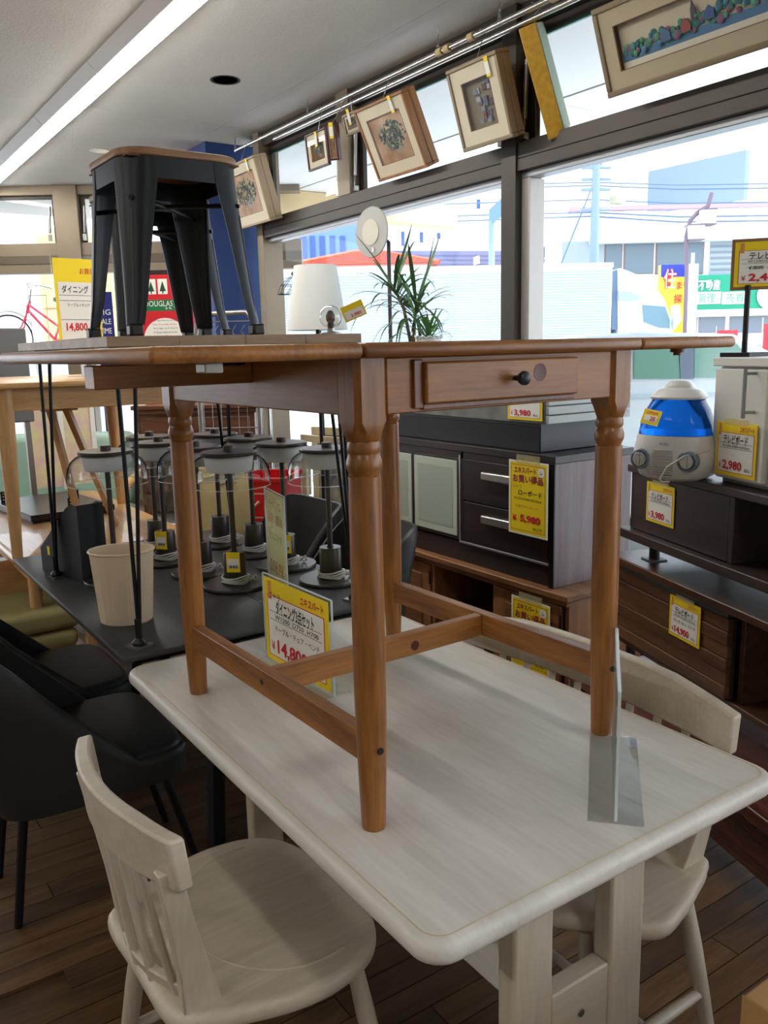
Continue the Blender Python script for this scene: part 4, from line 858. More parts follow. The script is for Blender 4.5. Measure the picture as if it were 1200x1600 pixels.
def face(px, py, D):
    "frame of an upright plane square to the view at depth D with its foot on the ground below a photo pixel"
    p = at(px, py, d=D); return basis((p.x, p.y, -.06), RH, UP)
class Facade:
    def __init__(s, name, label, cat, px0, px1, pytop, D, depth, m, D2=None, group=None):
        a = at(px0, pytop, d=D); b = at(px1, pytop, d=D2 or D); r = b-a; r.z = 0; s.w = r.length; s.n = None
        s.M = basis((a.x, a.y, -.06), r, UP); s.h = a.z+.06; s.t = thing(name, label, cat, M=s.M, group=group); s.h2 = b.z+.06
        g = G(); g.add([(0, 0, 0), (s.w, 0, 0), (s.w, s.h2, 0), (0, s.h, 0), (0, 0, -depth), (s.w, 0, -depth), (s.w, s.h2, -depth), (0, s.h, -depth)], [(0, 1, 2, 3), (5, 4, 7, 6), (4, 0, 3, 7), (1, 5, 6, 2), (3, 2, 6, 7), (4, 5, 1, 0)]); s.body = obj('wall', g, m, s.t)
        s.Mi = s.M.inverted(); s.nv = s.M.to_3x3() @ Vector((0, 0, 1)); s.p0 = s.M.translation
    def xy(s, px, py): v = s.Mi @ hit(px, py, s.p0, s.nv); return v.x, v.y
    def rect(s, name, px0, py0, px1, py1, m, out=.05, parent=None):
        x0, y0 = s.xy(px0, py0); x1, y1 = s.xy(px1, py1); g = G(); g.b2((x0, y0, .0), (x1, y1, out)); return obj(name, g, m, parent or s.t)
    def write(s, txt, px0, py0, px1, py1, m, out=.07, bold=0, parent=None):
        x0, y0 = s.xy(px0, py0); x1, y1 = s.xy(px1, py1); return text(txt, abs(x1-x0), abs(y1-y0), m, parent or s.t, T((x0+x1)/2, (y0+y1)/2, out), bold=bold)
m_bwin = mat('far_window_blue', (60, 90, 150), .3); m_dkwin = mat('far_window_dark', (96, 112, 122), .2)
f = Facade('office_building', 'pale blue building with a row of tall windows beyond the red roof', 'building', 450, 588, 346, 60, 8, mat('pale_blue_wall', (116, 146, 190), .8))
for x in (455, 470, 484, 499, 515, 531): w_ = f.rect('window', x, 369, x+9, 411, m_bwin, .1)
f = Facade('white_building', 'tall white building with small blue windows left of the window post', 'building', 592, 800, 268, 72, 16, mat('white_wall_far', (238, 242, 248), .8))
for x0, y0, x1, y1 in ((655, 324, 661, 336), (683, 318, 689, 338), (627, 362, 632, 384), (656, 363, 661, 379), (683, 364, 688, 373), (745, 312, 750, 326)): f.rect('window', x0, y0, x1, y1, m_bwin, .12)
# red hip roof house
a = at(443, 417, d=42); b = at(686, 414, d=42); M = basis((a.x, a.y, -.06), (b-a)-Vector((0, 0, (b-a).z)), UP); w_ = (b-a).length; h_ = a.z+.06
t = thing('tiled_house', 'house with an orange-red tiled hip roof behind the truck', 'building', M=M)
g = G(); g.b2((.5, 0, -6), (w_-.5, h_, -.5)); obj('wall', g, mat('white_wall_far', (0, 0, 0)), t)
rz = at(570, 394, d=44).z+.06-h_
g = G(); g.add([(0, h_, 0), (w_, h_, 0), (w_, h_, -6.5), (0, h_, -6.5), (w_*.44, h_+rz, -2.6), (w_*.62, h_+rz, -2.6)], [(0, 1, 5, 4), (1, 2, 5), (2, 3, 4, 5), (3, 0, 4), (3, 2, 1, 0)]); rf = obj('roof', g, mat('red_tile', (196, 84, 48), .6), t)
for i in range(9):
    u = (i+.5)/9; g = G(); g.tube([(w_*(.44*u), h_+rz*u+.03, -2.6*u+.02), (w_*(1-.38*u), h_+rz*u+.03, -2.6*u+.02)], .05, 5); obj('tile_row', g, mat('red_tile_edge', (160, 60, 36), .6), rf)
g = G(); g.tube([(0, h_+.05, 0), (w_*.44, h_+rz+.05, -2.6), (w_*.62, h_+rz+.05, -2.6), (w_, h_+.05, 0)], .12, 6); obj('ridge_tiles', g, MATS['red_tile'], rf)
g = G(); g.b2((w_*.0, h_, -1.2), (w_*.03, h_+1.0, -.8)); obj('roof_finial', g, MATS['red_tile'], rf)
# grey-violet warehouse running toward the street
f = Facade('warehouse', 'grey-violet clad warehouse with a rising roofline behind the truck', 'building', 600, 893, 392, 66, 6, mat('violet_cladding', (118, 120, 152), .8), D2=36)
for k in range(9): v = .965-k*.035; g = G(); g.add([(0, f.h*v, .03), (f.w, f.h2*v, .03), (f.w, f.h2*v-.06, .03), (0, f.h*v-.06, .03)], [(0, 3, 2, 1)]); obj('cladding_joint', g, mat('violet_joint', (96, 98, 132), .8), f.body)
f.rect('window', 843, 388, 852, 397, m_dkwin, .08); f.rect('window', 742, 402, 750, 412, MATS['white_wall_far'], .08)
# white two-storey shop with the green estate-agent sign
f = Facade('corner_shop', 'white two-storey shop with a long green sign across the street', 'building', 892, 1330, 330, 33, 9, mat('bleached_wall', (232, 236, 238), .8))
g = G(); g.b2((-.1, f.h-.03, -.1), (f.w+.1, f.h+.12, .25)); obj('parapet', g, mat('pink_capping', (176, 150, 158), .7), f.t)
f.rect('stained_band', 893, 340, 1165, 368, mat('stained_render', (190, 196, 198), .8, var=.15, vscale=1.2), .04)
f.rect('canopy', 920, 372, 1200, 376, mat('grey_canopy', (200, 204, 206), .7), .5)
f.rect('side_wall_panel', 878, 378, 943, 426, mat('pale_grey_siding', (150, 160, 168), .8), .03)
for x0, x1 in ((945, 971), (975, 1020), (1025, 1070), (1074, 1098)):
    w_ = f.rect('window', x0, 377, x1, 428, mat('frame_brown', (132, 104, 96), .6), .05); f.rect('pane', x0+1.5, 379, x1-1.5, 427, m_dkwin, .07, w_)
sd = f.rect('shutter', 1110, 373, 1182, 428, mat('pale_grey_siding', (0, 0, 0)), .04)
for i in range(6): f.rect('shutter_slat', 1110, 375+i*9, 1182, 376.5+i*9, mat('siding_joint', (120, 130, 140), .8), .06, sd)
m_green = mat('sign_green', (24, 146, 112), .5)
sg_ = f.rect('sign_band', 1028, 432, 1330, 486, m_green, .2); f.rect('sign_panel', 1084, 457, 1122, 475, m_white, .24, sg_); f.rect('sign_panel', 1125, 457, 1162, 475, m_white, .24, sg_)
f.write('不動産', 1088, 438, 1121, 454, m_white, .25, .02, sg_); f.write('管理', 1088, 459, 1113, 473, m_green, .26, 0, sg_); f.write('売買', 1132, 459, 1158, 473, m_green, .26, 0, sg_)
x0, y0 = f.xy(1200, 462); g = G(); g.lathe([(.001, .26), (.55, .26)], 24, (x0, y0, 0)); obj('sign_emblem', g, m_white, sg_)
f.rect('sign_sill', 1028, 486, 1330, 490, mat('sill_beige', (214, 208, 190), .7), .3)
for x0, x1 in ((1072, 1088), (1092, 1132), (1140, 1165), (1168, 1200)):
    w_ = f.rect('shop_window', x0, 492, x1, 520, mat('frame_mauve', (150, 140, 150), .6), .05); f.rect('pane', x0+1.5, 494, x1-1.5, 519, mat('shop_glass', (110, 118, 128), .2), .07, w_)
# blue billboard on that roof
a = at(1013, 268, d=44); b = at(1166, 234, d=40); M = basis((a.x, a.y, 0), Vector((b.x-a.x, b.y-a.y, 0)), UP); w_ = Vector((b.x-a.x, b.y-a.y, 0)).length; zb_ = at(1013, 332, d=44).z
t = thing('billboard', 'blank blue billboard standing above the corner shop roof', 'billboard', M=M)
g = G(); z1, z2 = a.z, b.z; g.add([(0, zb_, 0), (w_, zb_, 0), (w_, z2, 0), (0, z1, 0), (0, zb_, -.4), (w_, zb_, -.4), (w_, z2, -.4), (0, z1, -.4)], [(0, 1, 2, 3), (5, 4, 7, 6), (4, 0, 3, 7), (1, 5, 6, 2), (3, 2, 6, 7), (4, 5, 1, 0)]); obj('panel', g, mat('billboard_blue', (122, 138, 170), .7), t)
for u in (.1, .5, .9): g = G(); g.cyl((w_*u, zb_-1.2, -.3), (w_*u, zb_, -.3), .12, n=8); obj('support', g, MATS['grey_canopy'], t)
for u in (.02, .3, .6, .95): z_ = z1+(z2-z1)*u; g = G(); g.tube([(w_*u, z_, -.1), (w_*u, z_+.25, .25)], .06, 6); obj('spot_arm', g, mat('lamp_white_far', (230, 230, 226), .6), t)
# utility pole and wires
def pole_base(px, D): p = at(px, 500, d=D); return Vector((p.x, p.y, -.06))
m_pole = mat('concrete_pole', (128, 146, 172), .8); m_wire = mat('cable', (96, 116, 140), .7)
p = pole_base(926, 27); t = thing('utility_pole', 'concrete utility pole with insulators behind the truck cab', 'utility pole', p); zt_ = at(923, 250, d=27).z
g = G(); g.cyl((0, 0, 0), (0, 0, zt_), .17, .12, 14); obj('shaft', g, m_pole, t)
for py in (268, 285, 300, 330): z_ = at(924, py, d=27).z; g = G(); g.cyl(tuple(-RH*.45+Vector((0, 0, z_))), tuple(RH*.45+Vector((0, 0, z_))), .05, n=8); obj('crossarm', g, m_pole, t)
g = G(); a_ = at(877, 412, d=27)-p; b_ = at(940, 255, d=27)-p; g.tube([a_, b_], .025, 5); obj('guy_wire', g, m_wire, t)
for i, (y0, y1, y2) in enumerate(((286, 285, 287), (292, 290, 294), (314, 312, 316), (333, 332, 337), (341, 338, 345))):
    t = obj('overhead_cable', (lambda g_: (g_.tube([at(600, y0+8, d=30), at(760, y0+3, d=29), at(924, y1, d=27), at(1060, y2+2, d=26), at(1200, y2, d=25), at(1400, y2-6, d=24)], .022, 5), g_)[1])(G()), m_wire); tag(t, 'dark overhead cable crossing the sky, %s from the top' % ['first', 'second', 'third', 'fourth', 'fifth'][i], 'cable', 'overhead cables')
p = at(965, 313, d=26.5); o = obj('junction_box', (lambda g_: (g_.box((0, 0, 0), (.42, .3, .22)), g_)[1])(G()), mat('junction_grey', (170, 168, 140), .7)); o.location = p; tag(o, 'small grey junction box on the overhead cables', 'junction box')
# street lamp with two lanterns
p = pole_base(1072, 24); t = thing('street_lamp', 'curved brown street lamp with two square lanterns near the green sign', 'street lamp', p)
m_lb = mat('lamp_brown', (110, 92, 104), .6); L_ = lambda x, y: at(x, y, d=24)-p
g = G(); g.tube([(0, 0, 0), L_(1073, 420), L_(1072, 370), L_(1078, 345), L_(1090, 332), L_(1106, 322), L_(1112, 302)], .06, 7); obj('mast', g, m_lb, t)
for cx, cy in ((1103, 340), (1085, 364)):
    c = L_(cx, cy); g = G(); g.box(c, (.42, .42, .40), rz=-HEAD); ln = obj('lantern', g, mat('lantern_white', (226, 228, 230), .5), t); g = G(); g.box(c+Vector((0, 0, .2)), (.46, .46, .03), rz=-HEAD); g.box(c-Vector((0, 0, .2)), (.46, .46, .03), rz=-HEAD); obj('lantern_frame', g, m_lb, ln)
# housing sign
f = Facade('roadside_sign', 'yellow and blue roadside housing sign beside the truck cab', 'sign', 1033, 1078, 414, 25.5, .25, mat('sign_yellow', (240, 214, 60), .6))
f.rect('blue_field', 1033, 414, 1078, 432, mat('sign_blue', (50, 62, 170), .6), .02); m_sr = mat('sign_red', (214, 52, 58), .6)
f.write('住', 1036, 420, 1056, 452, m_sr, .05, .05); f.write('住', 1037, 421, 1055, 451, m_white, .07); f.write('まい', 1056, 440, 1077, 452, m_sr, .06, .02); f.write('探し', 1052, 460, 1077, 474, m_sr, .06, .02)
f = Facade('white_box_sign', 'narrow white box sign beside the housing sign', 'sign', 1078, 1092, 412, 25, .3, mat('box_sign_white', (236, 240, 242), .5)); f.rect('light_strip', 1080, 395, 1084, 425, mat('box_sign_blue', (180, 200, 226), .5), .03)
# road sign frame near the post
p = pole_base(769, 24); t = thing('road_sign', 'pale blue road sign on a tall pole left of the window post', 'road sign', p); L_ = lambda x, y: at(x, y, d=24)-p
g = G(); g.cyl((0, 0, 0), L_(768, 345), .09, n=10); obj('pole', g, m_pole, t)
M = basis(L_(764, 352), RH*.7-FH*.7, UP); w1 = 1.2; g = G(); q0, q1 = L_(768, 338).z-L_(764, 352).z, 0; g.add([(0, 0, 0), (w1, .55, 0), (w1, 1.1, 0), (0, .42, 0), (0, 0, -.06), (w1, .55, -.06), (w1, 1.1, -.06), (0, .42, -.06)], [(0, 1, 2, 3), (5, 4, 7, 6), (4, 0, 3, 7), (1, 5, 6, 2), (3, 2, 6, 7), (4, 5, 1, 0)]); obj('sign_panel', g, mat('road_sign_blue', (100, 130, 178), .5), t, M=M)
# truck -----------------------------------------------------------------
D = 23; a = at(427, 427, d=D); b = at(957, 412, d=D); M = basis((a.x, a.y, -.06), RH, UP); Mi = M.inverted(); w_ = (Mi @ b).x; h_ = (Mi @ b).y
t = thing('box_truck', 'long white box truck with ribbed sides parked across the street', 'truck', M=M)
m_tw = mat('truck_white', (222, 228, 232), .5); g = G(); g.b2((0, 1.1, -2.4), (w_, h_, 0)); bx = obj('cargo_box', g, m_tw, t)
g = G(); k = 0
y = 1.16
while y < h_-.12: g.box((w_/2, y, .012), (w_-.06, .035, .03)); y += .075
r_ = obj('side_rib', g, mat('truck_rib_shade', (150, 164, 180), .5), bx); r_['kind'] = 'stuff'  # grey colour stands for the shade lines between white ribs
g = G(); g.b2((-.02, h_-.1, -2.42), (w_+.02, h_+.03, .04)); obj('roof_rail', g, m_tw, bx)
X = lambda px, py: tuple((Mi @ hit(px, py, M.translation, FH*-1)))[:2]
cab = [X(967, 418), X(978, 421), X(1002, 431), X(1024, 447), X(1040, 468), X(1050, 496), X(1056, 530), X(1058, 590), X(967, 590)]; cab[-2] = (cab[-2][0], .55); cab[-1] = (cab[-1][0], .55)
g = G(); g.prism(cab, -2.35, -.05); cb = obj('cab', g, m_tw, t, .05)
g = G(); pts = [X(1004, 476), X(1040, 479), X(1047, 500), X(1047, 513), X(1030, 512), X(1006, 503)]; g.prism(pts, -.06, -.02); obj('cab_window', g, mat('cab_glass', (96, 128, 140), .15), cb)
g = G(); g.prism([X(966, 454), X(986, 456), X(1003, 466), X(1000, 469), X(967, 470)], -.05, .02); obj('air_deflector', g, mat('deflector_grey', (150, 164, 180), .5), cb)
g = G(); g.prism([X(958, 424), X(967, 420), X(967, 515), X(958, 515)], -2.2, -.15); obj('cab_gap', g, mat('gap_slate', (96, 116, 142), .6), t)
g = G(); g.prism([X(1050, 478), X(1060, 476), X(1063, 500), X(1052, 515)], -.1, .1); obj('mirror', g, mat('mirror_grey', (190, 200, 206), .4), cb)
for x in (1.6, 2.9, w_-1.2, w_+1.9): g = G(); g.cyl((x, .48, -2.3), (x, .48, -.02), .48, n=20); obj('wheel', g, m_black, t)
g = G(); g.b2((.2, .8, -2.2), (w_+2, 1.1, -.2)); obj('chassis', g, mat('gap_slate', (0, 0, 0)), t)
# white van parked just outside the glass -------------------------------
D = 5.4; a = at(760, 600, d=D); M = basis((a.x, a.y, -.06), RH, UP); Mi = M.inverted(); X = lambda px, py: tuple((Mi @ hit(px, py, M.translation, FH*-1)))[:2]
t = thing('white_van', 'white van parked just outside the window beyond the humidifier', 'van', M=M); m_vw = mat('van_white', (226, 236, 242), .25, coat=.5)
ry = X(1000, 518)[1]; lx = X(800, 540)[0]; rx = X(1330, 540)[0]; by_ = X(1050, 597)[1]
prof = [(lx, .3), (rx+1.0, .3), (rx+1.0, .85), (rx+.75, by_-.1), (rx, by_), (X(1215, 535)[0], ry-.16), (X(1150, 523)[0], ry-.03), (X(1000, 518)[0], ry), (X(890, 524)[0], ry-.03), (lx+.1, ry-.12), (lx, by_)]
g = G(); g.prism(prof, -1.5, 0); bd = obj('body', g, m_vw, t, .04)
m_vg = mat('van_glass', (120, 168, 152), .08, spec=.8)
for pts in ([(990, 541), (1058, 538), (1062, 592), (990, 592)], [(1084, 538), (1150, 537), (1196, 590), (1084, 590)], [(860, 545), (975, 541), (975, 592), (850, 592)]):
    g = G(); g.prism([X(*q) for q in pts], -.01, .012); obj('side_window', g, m_vg, bd)
g = G(); g.prism([X(1060, 538), X(1083, 538), X(1083, 592), X(1062, 592)], -.01, .016); obj('door_pillar', g, mat('pillar_grey', (120, 134, 152), .4), bd)
g = G(); g.b2((X(985, 600)[0], X(985, 622)[1], 0), (X(1330, 600)[0], X(985, 616)[1], .015)); obj('body_crease', g, mat('van_crease', (196, 214, 226), .3), bd)
for px in (915, 1420):
    x = X(px, 700)[0]; g = G(); g.cyl((x, .30, -.2), (x, .30, .012), .31, n=24); wh = obj('wheel', g, m_black, t); g = G(); g.cyl((x, .30, .012), (x, .30, .03), .2, n=20); obj('hubcap', g, m_steel, wh)
# a second car and flags farther off
D = 15; a = at(1085, 560, d=D); M = basis((a.x, a.y, -.06), RH, UP); Mi = M.inverted()
t = thing('pale_green_car', 'pale green car parked beyond the white van', 'car', M=M); g = G(); g.prism([(-1, .25), (3.2, .25), (3.2, .85), (2.5, .95), (1.8, 1.45), (.1, 1.5), (-.8, 1.0), (-1, .8)], -1.6, 0); bd = obj('body', g, mat('pale_green_paint', (186, 222, 206), .3, coat=.4), t, .04)
g = G(); g.prism([(.15, 1.42), (1.7, 1.38), (2.2, .98), (-.4, .98)], -.02, .015); obj('side_window', g, m_vg, bd)
for x in (-.3, 2.4): g = G(); g.cyl((x, .3, -.2), (x, .3, .02), .3, n=18); obj('wheel', g, m_black, t)
for px, py, D, lab_ in ((1192, 500, 14, 'red and white sale flag at the right edge, outside'), (1120, 512, 20, 'red and white sale flag in front of the green sign')):
    p = pole_base(px, D); t = thing('sale_flag', lab_, 'flag', p, -HEAD, 'sale flags outside'); z_ = at(px, py, d=D).z; g = G(); g.cyl((0, 0, 0), (0, 0, z_+.1), .012, n=6); obj('flag_pole', g, m_steel, t)
    g = G(); pts = [(.02+.5*i/8, .03*math.sin(i*1.1), 0) for i in range(9)]; g.add([(x, y, z_) for x, y, _ in pts]+[(x, y, z_-.5) for x, y, _ in pts], [(i, i+1, i+10, i+9) for i in range(8)]); cl = obj('flag_cloth', g, mat('flag_red', (220, 60, 66), .7), t); text('セール', .36, .22, m_white, cl, T(.27, -.035, z_-.25) @ RX(math.pi/2))

# ================================================================== BACKGROUND INSIDE THE SHOP
m_oakX = wood('light_oak_cross', (162, 116, 68), (212, 166, 110), 'X', .4, 12); m_oakY = wood('light_oak_long', (168, 120, 68), (216, 170, 112), 'Y', .32, 12, coat=.2); m_oakZ = wood('light_oak_upright', (164, 118, 70), (214, 168, 112), 'Z', .4, 12)
# low table with rounded edge, oak table on it
t = thing('low_oak_table', 'low golden oak table under the raised oak table at the left', 'table', (1.0, 4.30, 0))
g = G(); g.slab(rrect(-.38, -.83, .38, .83, .03, 4), .595, .64, .02, k=4); obj('tabletop', g, m_oakY, t)
for sx in (-1, 1):
    for sy in (-1, 1): g = G(); g.cyl((sx*.33, sy*.76, 0), (sx*.31, sy*.72, .6), .02, .028, 12); obj('leg', g, m_oakZ, t)
B('apron', (-.33, -.74, .53), (-.305, .74, .595), m_oakY, t); B('apron', (.305, -.74, .53), (.33, .74, .595), m_oakY, t)
t = thing('oak_dining_table', 'light oak table raised on the low table behind the stools', 'table', (.985, 4.02, .64))
g = G(); g.slab(rrect(-.40, -.55, .40, .55, .02, 3), .672, .695, .006, k=2); obj('tabletop', g, m_oakX, t)
for y in (-.50, .50): B('apron', (-.34, y-.011, .585), (.34, y+.011, .672), m_oakX, t)
for x in (-.34, .34): B('apron', (x-.011, -.5, .585), (x+.011, .5, .672), m_oakY, t)
for sx in (-1, 1):
    for sy in (-1, 1): g = G(); g.tube([(sx*.35, sy*.50, .672), (sx*.355, sy*.505, .45), (sx*.365, sy*.515, 0)], [.034, .032, .02], 16); obj('leg', g, m_oakZ, t)
t = thing('oak_trestle', 'small oak A-shaped trestle leaning under the raised oak table', 'trestle', (1.02, 4.05, .64))
for a, b in (((-.10, 0, .56), (-.02, -.05, 0)), ((-.03, 0, .56), (.13, -.08, 0))): g = G(); g.tube([a, b], [.020, .017], 4); obj('leg', g, m_oakZ, t)
B('crossbar', (-.14, -.015, .545), (.02, .015, .575), m_oakX, t)
# black boards with brackets
t = thing('black_board', 'black tabletop lying on the low oak table with perforated brackets', 'board', (.83, 4.25, .64), .12)
B('panel', (0, 0, .012), (.42, .62, .042), mat('black_veneer', (30, 31, 34), .35), t, .003); B('lower_panel', (.01, .01, 0), (.41, .61, .012), m_black, t)
for x, y in ((.02, .5), (.19, .02), (.30, .3)):
    b_ = B('bracket', (x, y, .042), (x+.055, y+.003, .10), m_black, t, .001)
    for i in range(3):
        for j in (0, 1): g = G(); g.cyl((x+.013+j*.028, y-.0008, .056+i*.016), (x+.013+j*.028, y+.0005, .056+i*.016), .0035, n=8); obj('bracket_hole', g, m_white, b_)
# armchair with olive cushions under the low table
t = thing('wooden_armchair', 'wooden armchair with two olive seat cushions beside the dark table', 'armchair', (.53, 3.66, 0), .0)
m_olive = mat('olive_cushion', (150, 140, 92), .8, bump=.1, bscale=150, var=.08)
for z0, z1, d_ in ((.255, .33, .0), (.335, .425, .015)): g = G(); g.slab(rrect(-.34, -.19, .29+d_, .21, .04, 4), z0, z1, .028, k=4); obj('cushion', g, m_olive, t)
for x, y in ((-.36, -.2), (.33, -.2), (-.36, .24), (.33, .24)): B('leg', (x-.018, y-.018, 0), (x+.018, y+.018, .42), m_oakZ, t, .004)
B('seat_rail', (-.36, -.215, .20), (.33, -.19, .25), m_oakX, t, .003); B('side_rail', (.315, -.2, .20), (.34, .24, .25), m_oakY, t, .003)
B('backrest', (-.36, .23, .3), (.33, .26, .56), m_oakX, t, .006)
# mint sofa
t = thing('mint_sofa', 'mint green sofa with oak arm behind the oak tables', 'sofa', (1.32, 5.62, 0), -HEAD*.9)
m_mint = mat('mint_fabric', (164, 194, 180), .85, bump=.1, bscale=200)
g = G(); g.slab(rrect(-.75, -.30, .42, .25, .06, 4), .30, .46, .05, k=4); obj('seat_cushion', g, m_mint, t); g = G(); g.slab(rrect(-.75, .13, .42, .30, .05, 4), .46, .93, .06, k=4); obj('back_cushion', g, m_mint, t)
for x in (-.80, .46):
    g = G(); g.tube([(x, -.34, 0), (x, -.36, .58), (x, -.30, .64), (x, .1, .66), (x, .28, .62)], [.022, .026, .03, .03, .026], 10); g.tube([(x, .26, 0), (x, .26, .63)], .022, 10); obj('arm_frame', g, m_oakY, t)
B('base_rail', (-.8, -.30, .22), (.46, .25, .29), m_oakX, t, .01)
# grey upholstered panel and white poster frame
p = at(0, 512, y=4.9); q = at(60, 660, y=4.9)
t = thing('grey_headboard', 'grey fabric headboard panel with pale seams standing behind the oak table', 'headboard', (q.x, 4.98, .64), .0)
m_gf = mat('grey_weave', (112, 114, 116), .85, bump=.1, bscale=300); hh = p.z-.64; zb_ = q.z-.64
for x0, x1 in ((-.62, -.31), (-.30, -.165), (-.16, 0)): B('fabric_panel', (x0, 0, zb_), (x1, .05, hh), m_gf, t, .008)
for x in (-.55, -.05): B('post', (x, .02, 0), (x+.03, .04, zb_), m_steel, t)
p = at(38, 660, y=5.25); q = at(72, 745, y=5.25)
t = thing('poster_frame', 'white framed board with faded yellow cards behind the oak table', 'frame', (p.x, 5.25, .64), .05)
B('frame_bar', (0, 0, 0), (.03, .02, .6), m_white, t); B('frame_bar', (.19, 0, 0), (.22, .02, .6), m_white, t); B('frame_bar', (.38, 0, 0), (.41, .02, .6), m_white, t); B('panel', (.03, .008, .02), (.38, .014, .58), mat('faded_card', (226, 218, 160), .7, rgb2=(226, 190, 190), vscale=14), t, 0)
# tall sign stand 14,800 and a clear bent stand on the oak table
OT = .64+.695
p = at(85, 405, d=3.75); q = at(146, 395, d=3.75); r_ = q-p; r_.z = 0
t = thing('tall_sign_stand', 'tall clear stand with a yellow 14,800 price card on the oak table', 'sign stand', M=basis(((p.x+q.x)/2, (p.y+q.y)/2, OT), (r_.x+.07, r_.y+.13, 0), UP))
hb = at(100, 540, d=3.75).z-OT; hh = p.z-OT; w_ = .205
g = G(); g.b2((-w_/2-.006, hb-.02, -.004), (w_/2+.006, hh+.015, .004)); obj('sleeve', g, m_acry, t); g = G(); g.b2((-.012, 0, -.004), (.012, hb, .004)); obj('stem', g, m_acedge, t); g = G(); g.b2((-.09, 0, -.06), (.09, .004, .06)); obj('base_plate', g, m_acry, t)
MC = T(0, (hb+hh)/2, .0045); H_ = hh-hb
obj('sheet', face_box(w_, H_, .001), m_yel, t, M=MC); obj('panel', rect(w_*.86, H_*.66, 0, -H_*.10, .0005), m_white, t, M=MC); text('ダイニング', w_*.6, H_*.09, m_ink, t, MC @ T(-w_*.05, H_*.15, .0008), bold=.01)
g = G(); [g.add(*(lambda r0: (r0.v, r0.f))(rect(w_*.84, H_*.005, 0, H_*yy, .0008))) for yy in (.08, .02, -.20)]; obj('rule', g, m_ink, t, M=MC)
text('14,800', w_*.48, H_*.11, m_red, t, MC @ T(-w_*.08, -H_*.29, .0008), name='price', bold=.03); text('16,280', w_*.22, H_*.05, m_ink, t, MC @ T(w_*.31, -H_*.31, .0008)); text('テーブル＋チェア', w_*.5, H_*.04, m_ink, t, MC @ T(0, -H_*.03, .0008)); text('お買得', w_*.34, H_*.07, m_red, t, MC @ T(w_*.25, H_*.36, .0008))
p = at(68, 540, d=3.5)
t = thing('clear_bent_stand', 'empty bent clear acrylic stand on the oak table', 'sign stand', (p.x, p.y, OT), -HEAD)
g = G(); g.add([(-.03, .03, 0), (.03, .03, 0), (.03, -.01, .02), (-.03, -.01, .02), (-.032, -.02, .12), (.032, -.02, .12), (.036, -.015, .34), (-.036, -.015, .34)], [(0, 1, 2, 3), (3, 2, 5, 4), (4, 5, 6, 7)]); obj('bent_sheet', g, m_acry, t); g = G(); g.tube([(.036, -.015, .34), (-.036, -.015, .34)], .002, 5); g.tube([(-.03, -.01, .02), (-.032, -.02, .12), (-.036, -.015, .34)], .0015, 5); g.tube([(.03, -.01, .02), (.032, -.02, .12), (.036, -.015, .34)], .0015, 5); obj('sheet_edge', g, m_acedge, t)
# dark wooden chest with the red tree carton on top
a = at(200, 632, d=5.4)
t = thing('wooden_chest', 'dark brown wooden chest of drawers carrying the red carton', 'chest', (1.74, 5.36, 0), -HEAD)
m_ch = wood('dark_chest', (74, 44, 28), (122, 78, 50), 'X', .4, 14)
B('carcass', (0, 0, 0), (.75, .4, 1.08), m_ch, t, .004); B('top', (-.03, -.03, 1.08), (.78, .42, 1.11), m_ch, t, .006); B('cornice', (-.015, -.015, 1.05), (.765, .4, 1.08), m_ch, t, .006)
for i in range(4): d = B('drawer', (.03, -.015, .05+i*.25), (.72, 0, .05+i*.25+.23), m_ch, t, .006); g = G(); g.cyl((.2, -.03, .16+i*.25), (.2, -.015, .16+i*.25), .014, n=10); g.cyl((.55, -.03, .16+i*.25), (.55, -.015, .16+i*.25), .014, n=10); obj('drawer_knob', g, m_iron, d)
a = at(212, 430, d=5.45); b = at(284, 430, d=5.45); Mx = basis((a.x, a.y, 1.1105), (b-a)-Vector((0, 0, (b-a).z)), UP); w_ = .31; h_ = a.z-1.1105
t = thing('red_carton', 'tall red Christmas tree carton with green band behind the stools', 'carton', M=Mx)
g = G(); g.b2((0, 0, -.25), (w_, h_, 0)); obj('carton_body', g, mat('carton_red', (206, 30, 42), .45), t, .003); g = G(); g.b2((-.002, h_, -.25), (w_+.002, h_+.03, 0)); obj('dark_lid', g, mat('carton_lid', (40, 24, 26), .5), t, .003)
YP = lambda py: h_*1.0-(py-430)*5.45/1323*1.0
obj('green_band', rect(w_*.92, YP(468)-YP(485), w_*.54, (YP(468)+YP(485))/2, .0008), mat('carton_green', (16, 112, 70), .5), t); text('DOUGLAS FIR', w_*.8, .035, m_white, t, T(w_*.54, YP(474), .0012)); text('6 ft. Tree', w_*.35, .016, m_white, t, T(w_*.75, YP(481), .0012))
for x in (.30, .54):
    ph = obj('tree_photo', rect(w_*.20, .095, w_*x, YP(448), .001), m_white, t); g = G(); cx, cy = w_*x, YP(448); g.add([(cx-.02, cy-.03, .0016), (cx+.02, cy-.03, .0016), (cx, cy+.035, .0016), (cx-.004, cy-.044, .0016), (cx+.004, cy-.044, .0016), (cx+.004, cy-.03, .0016), (cx-.004, cy-.03, .0016)], [(0, 1, 2), (3, 4, 5, 6)]); obj('tree_print', g, mat('tree_green', (20, 70, 48), .6), ph)
g = G(); cy = YP(530); g.add([(w_*.54+w_*.46*math.cos(a_), cy+.14*math.sin(a_), .001) for a_ in [math.pi*i/20 for i in range(21)]]+[(w_*.08, cy-.1, .001), (w_, cy-.1, .001)], [tuple(list(range(21))+[21, 22])]); obj('white_dome_panel', g, m_white, t)
for i, s_ in enumerate(('Fully Shaped Branches and Light', 'Easy Assembly Instant', 'Storage and Stand', 'A Great Natural Look', 'Made for Christmas')): text(s_, w_*.5, .012, m_red if i in (1, 4) else mat('tree_green', (0, 0, 0)), t, T(w_*.54, YP(500+i*6), .0016))
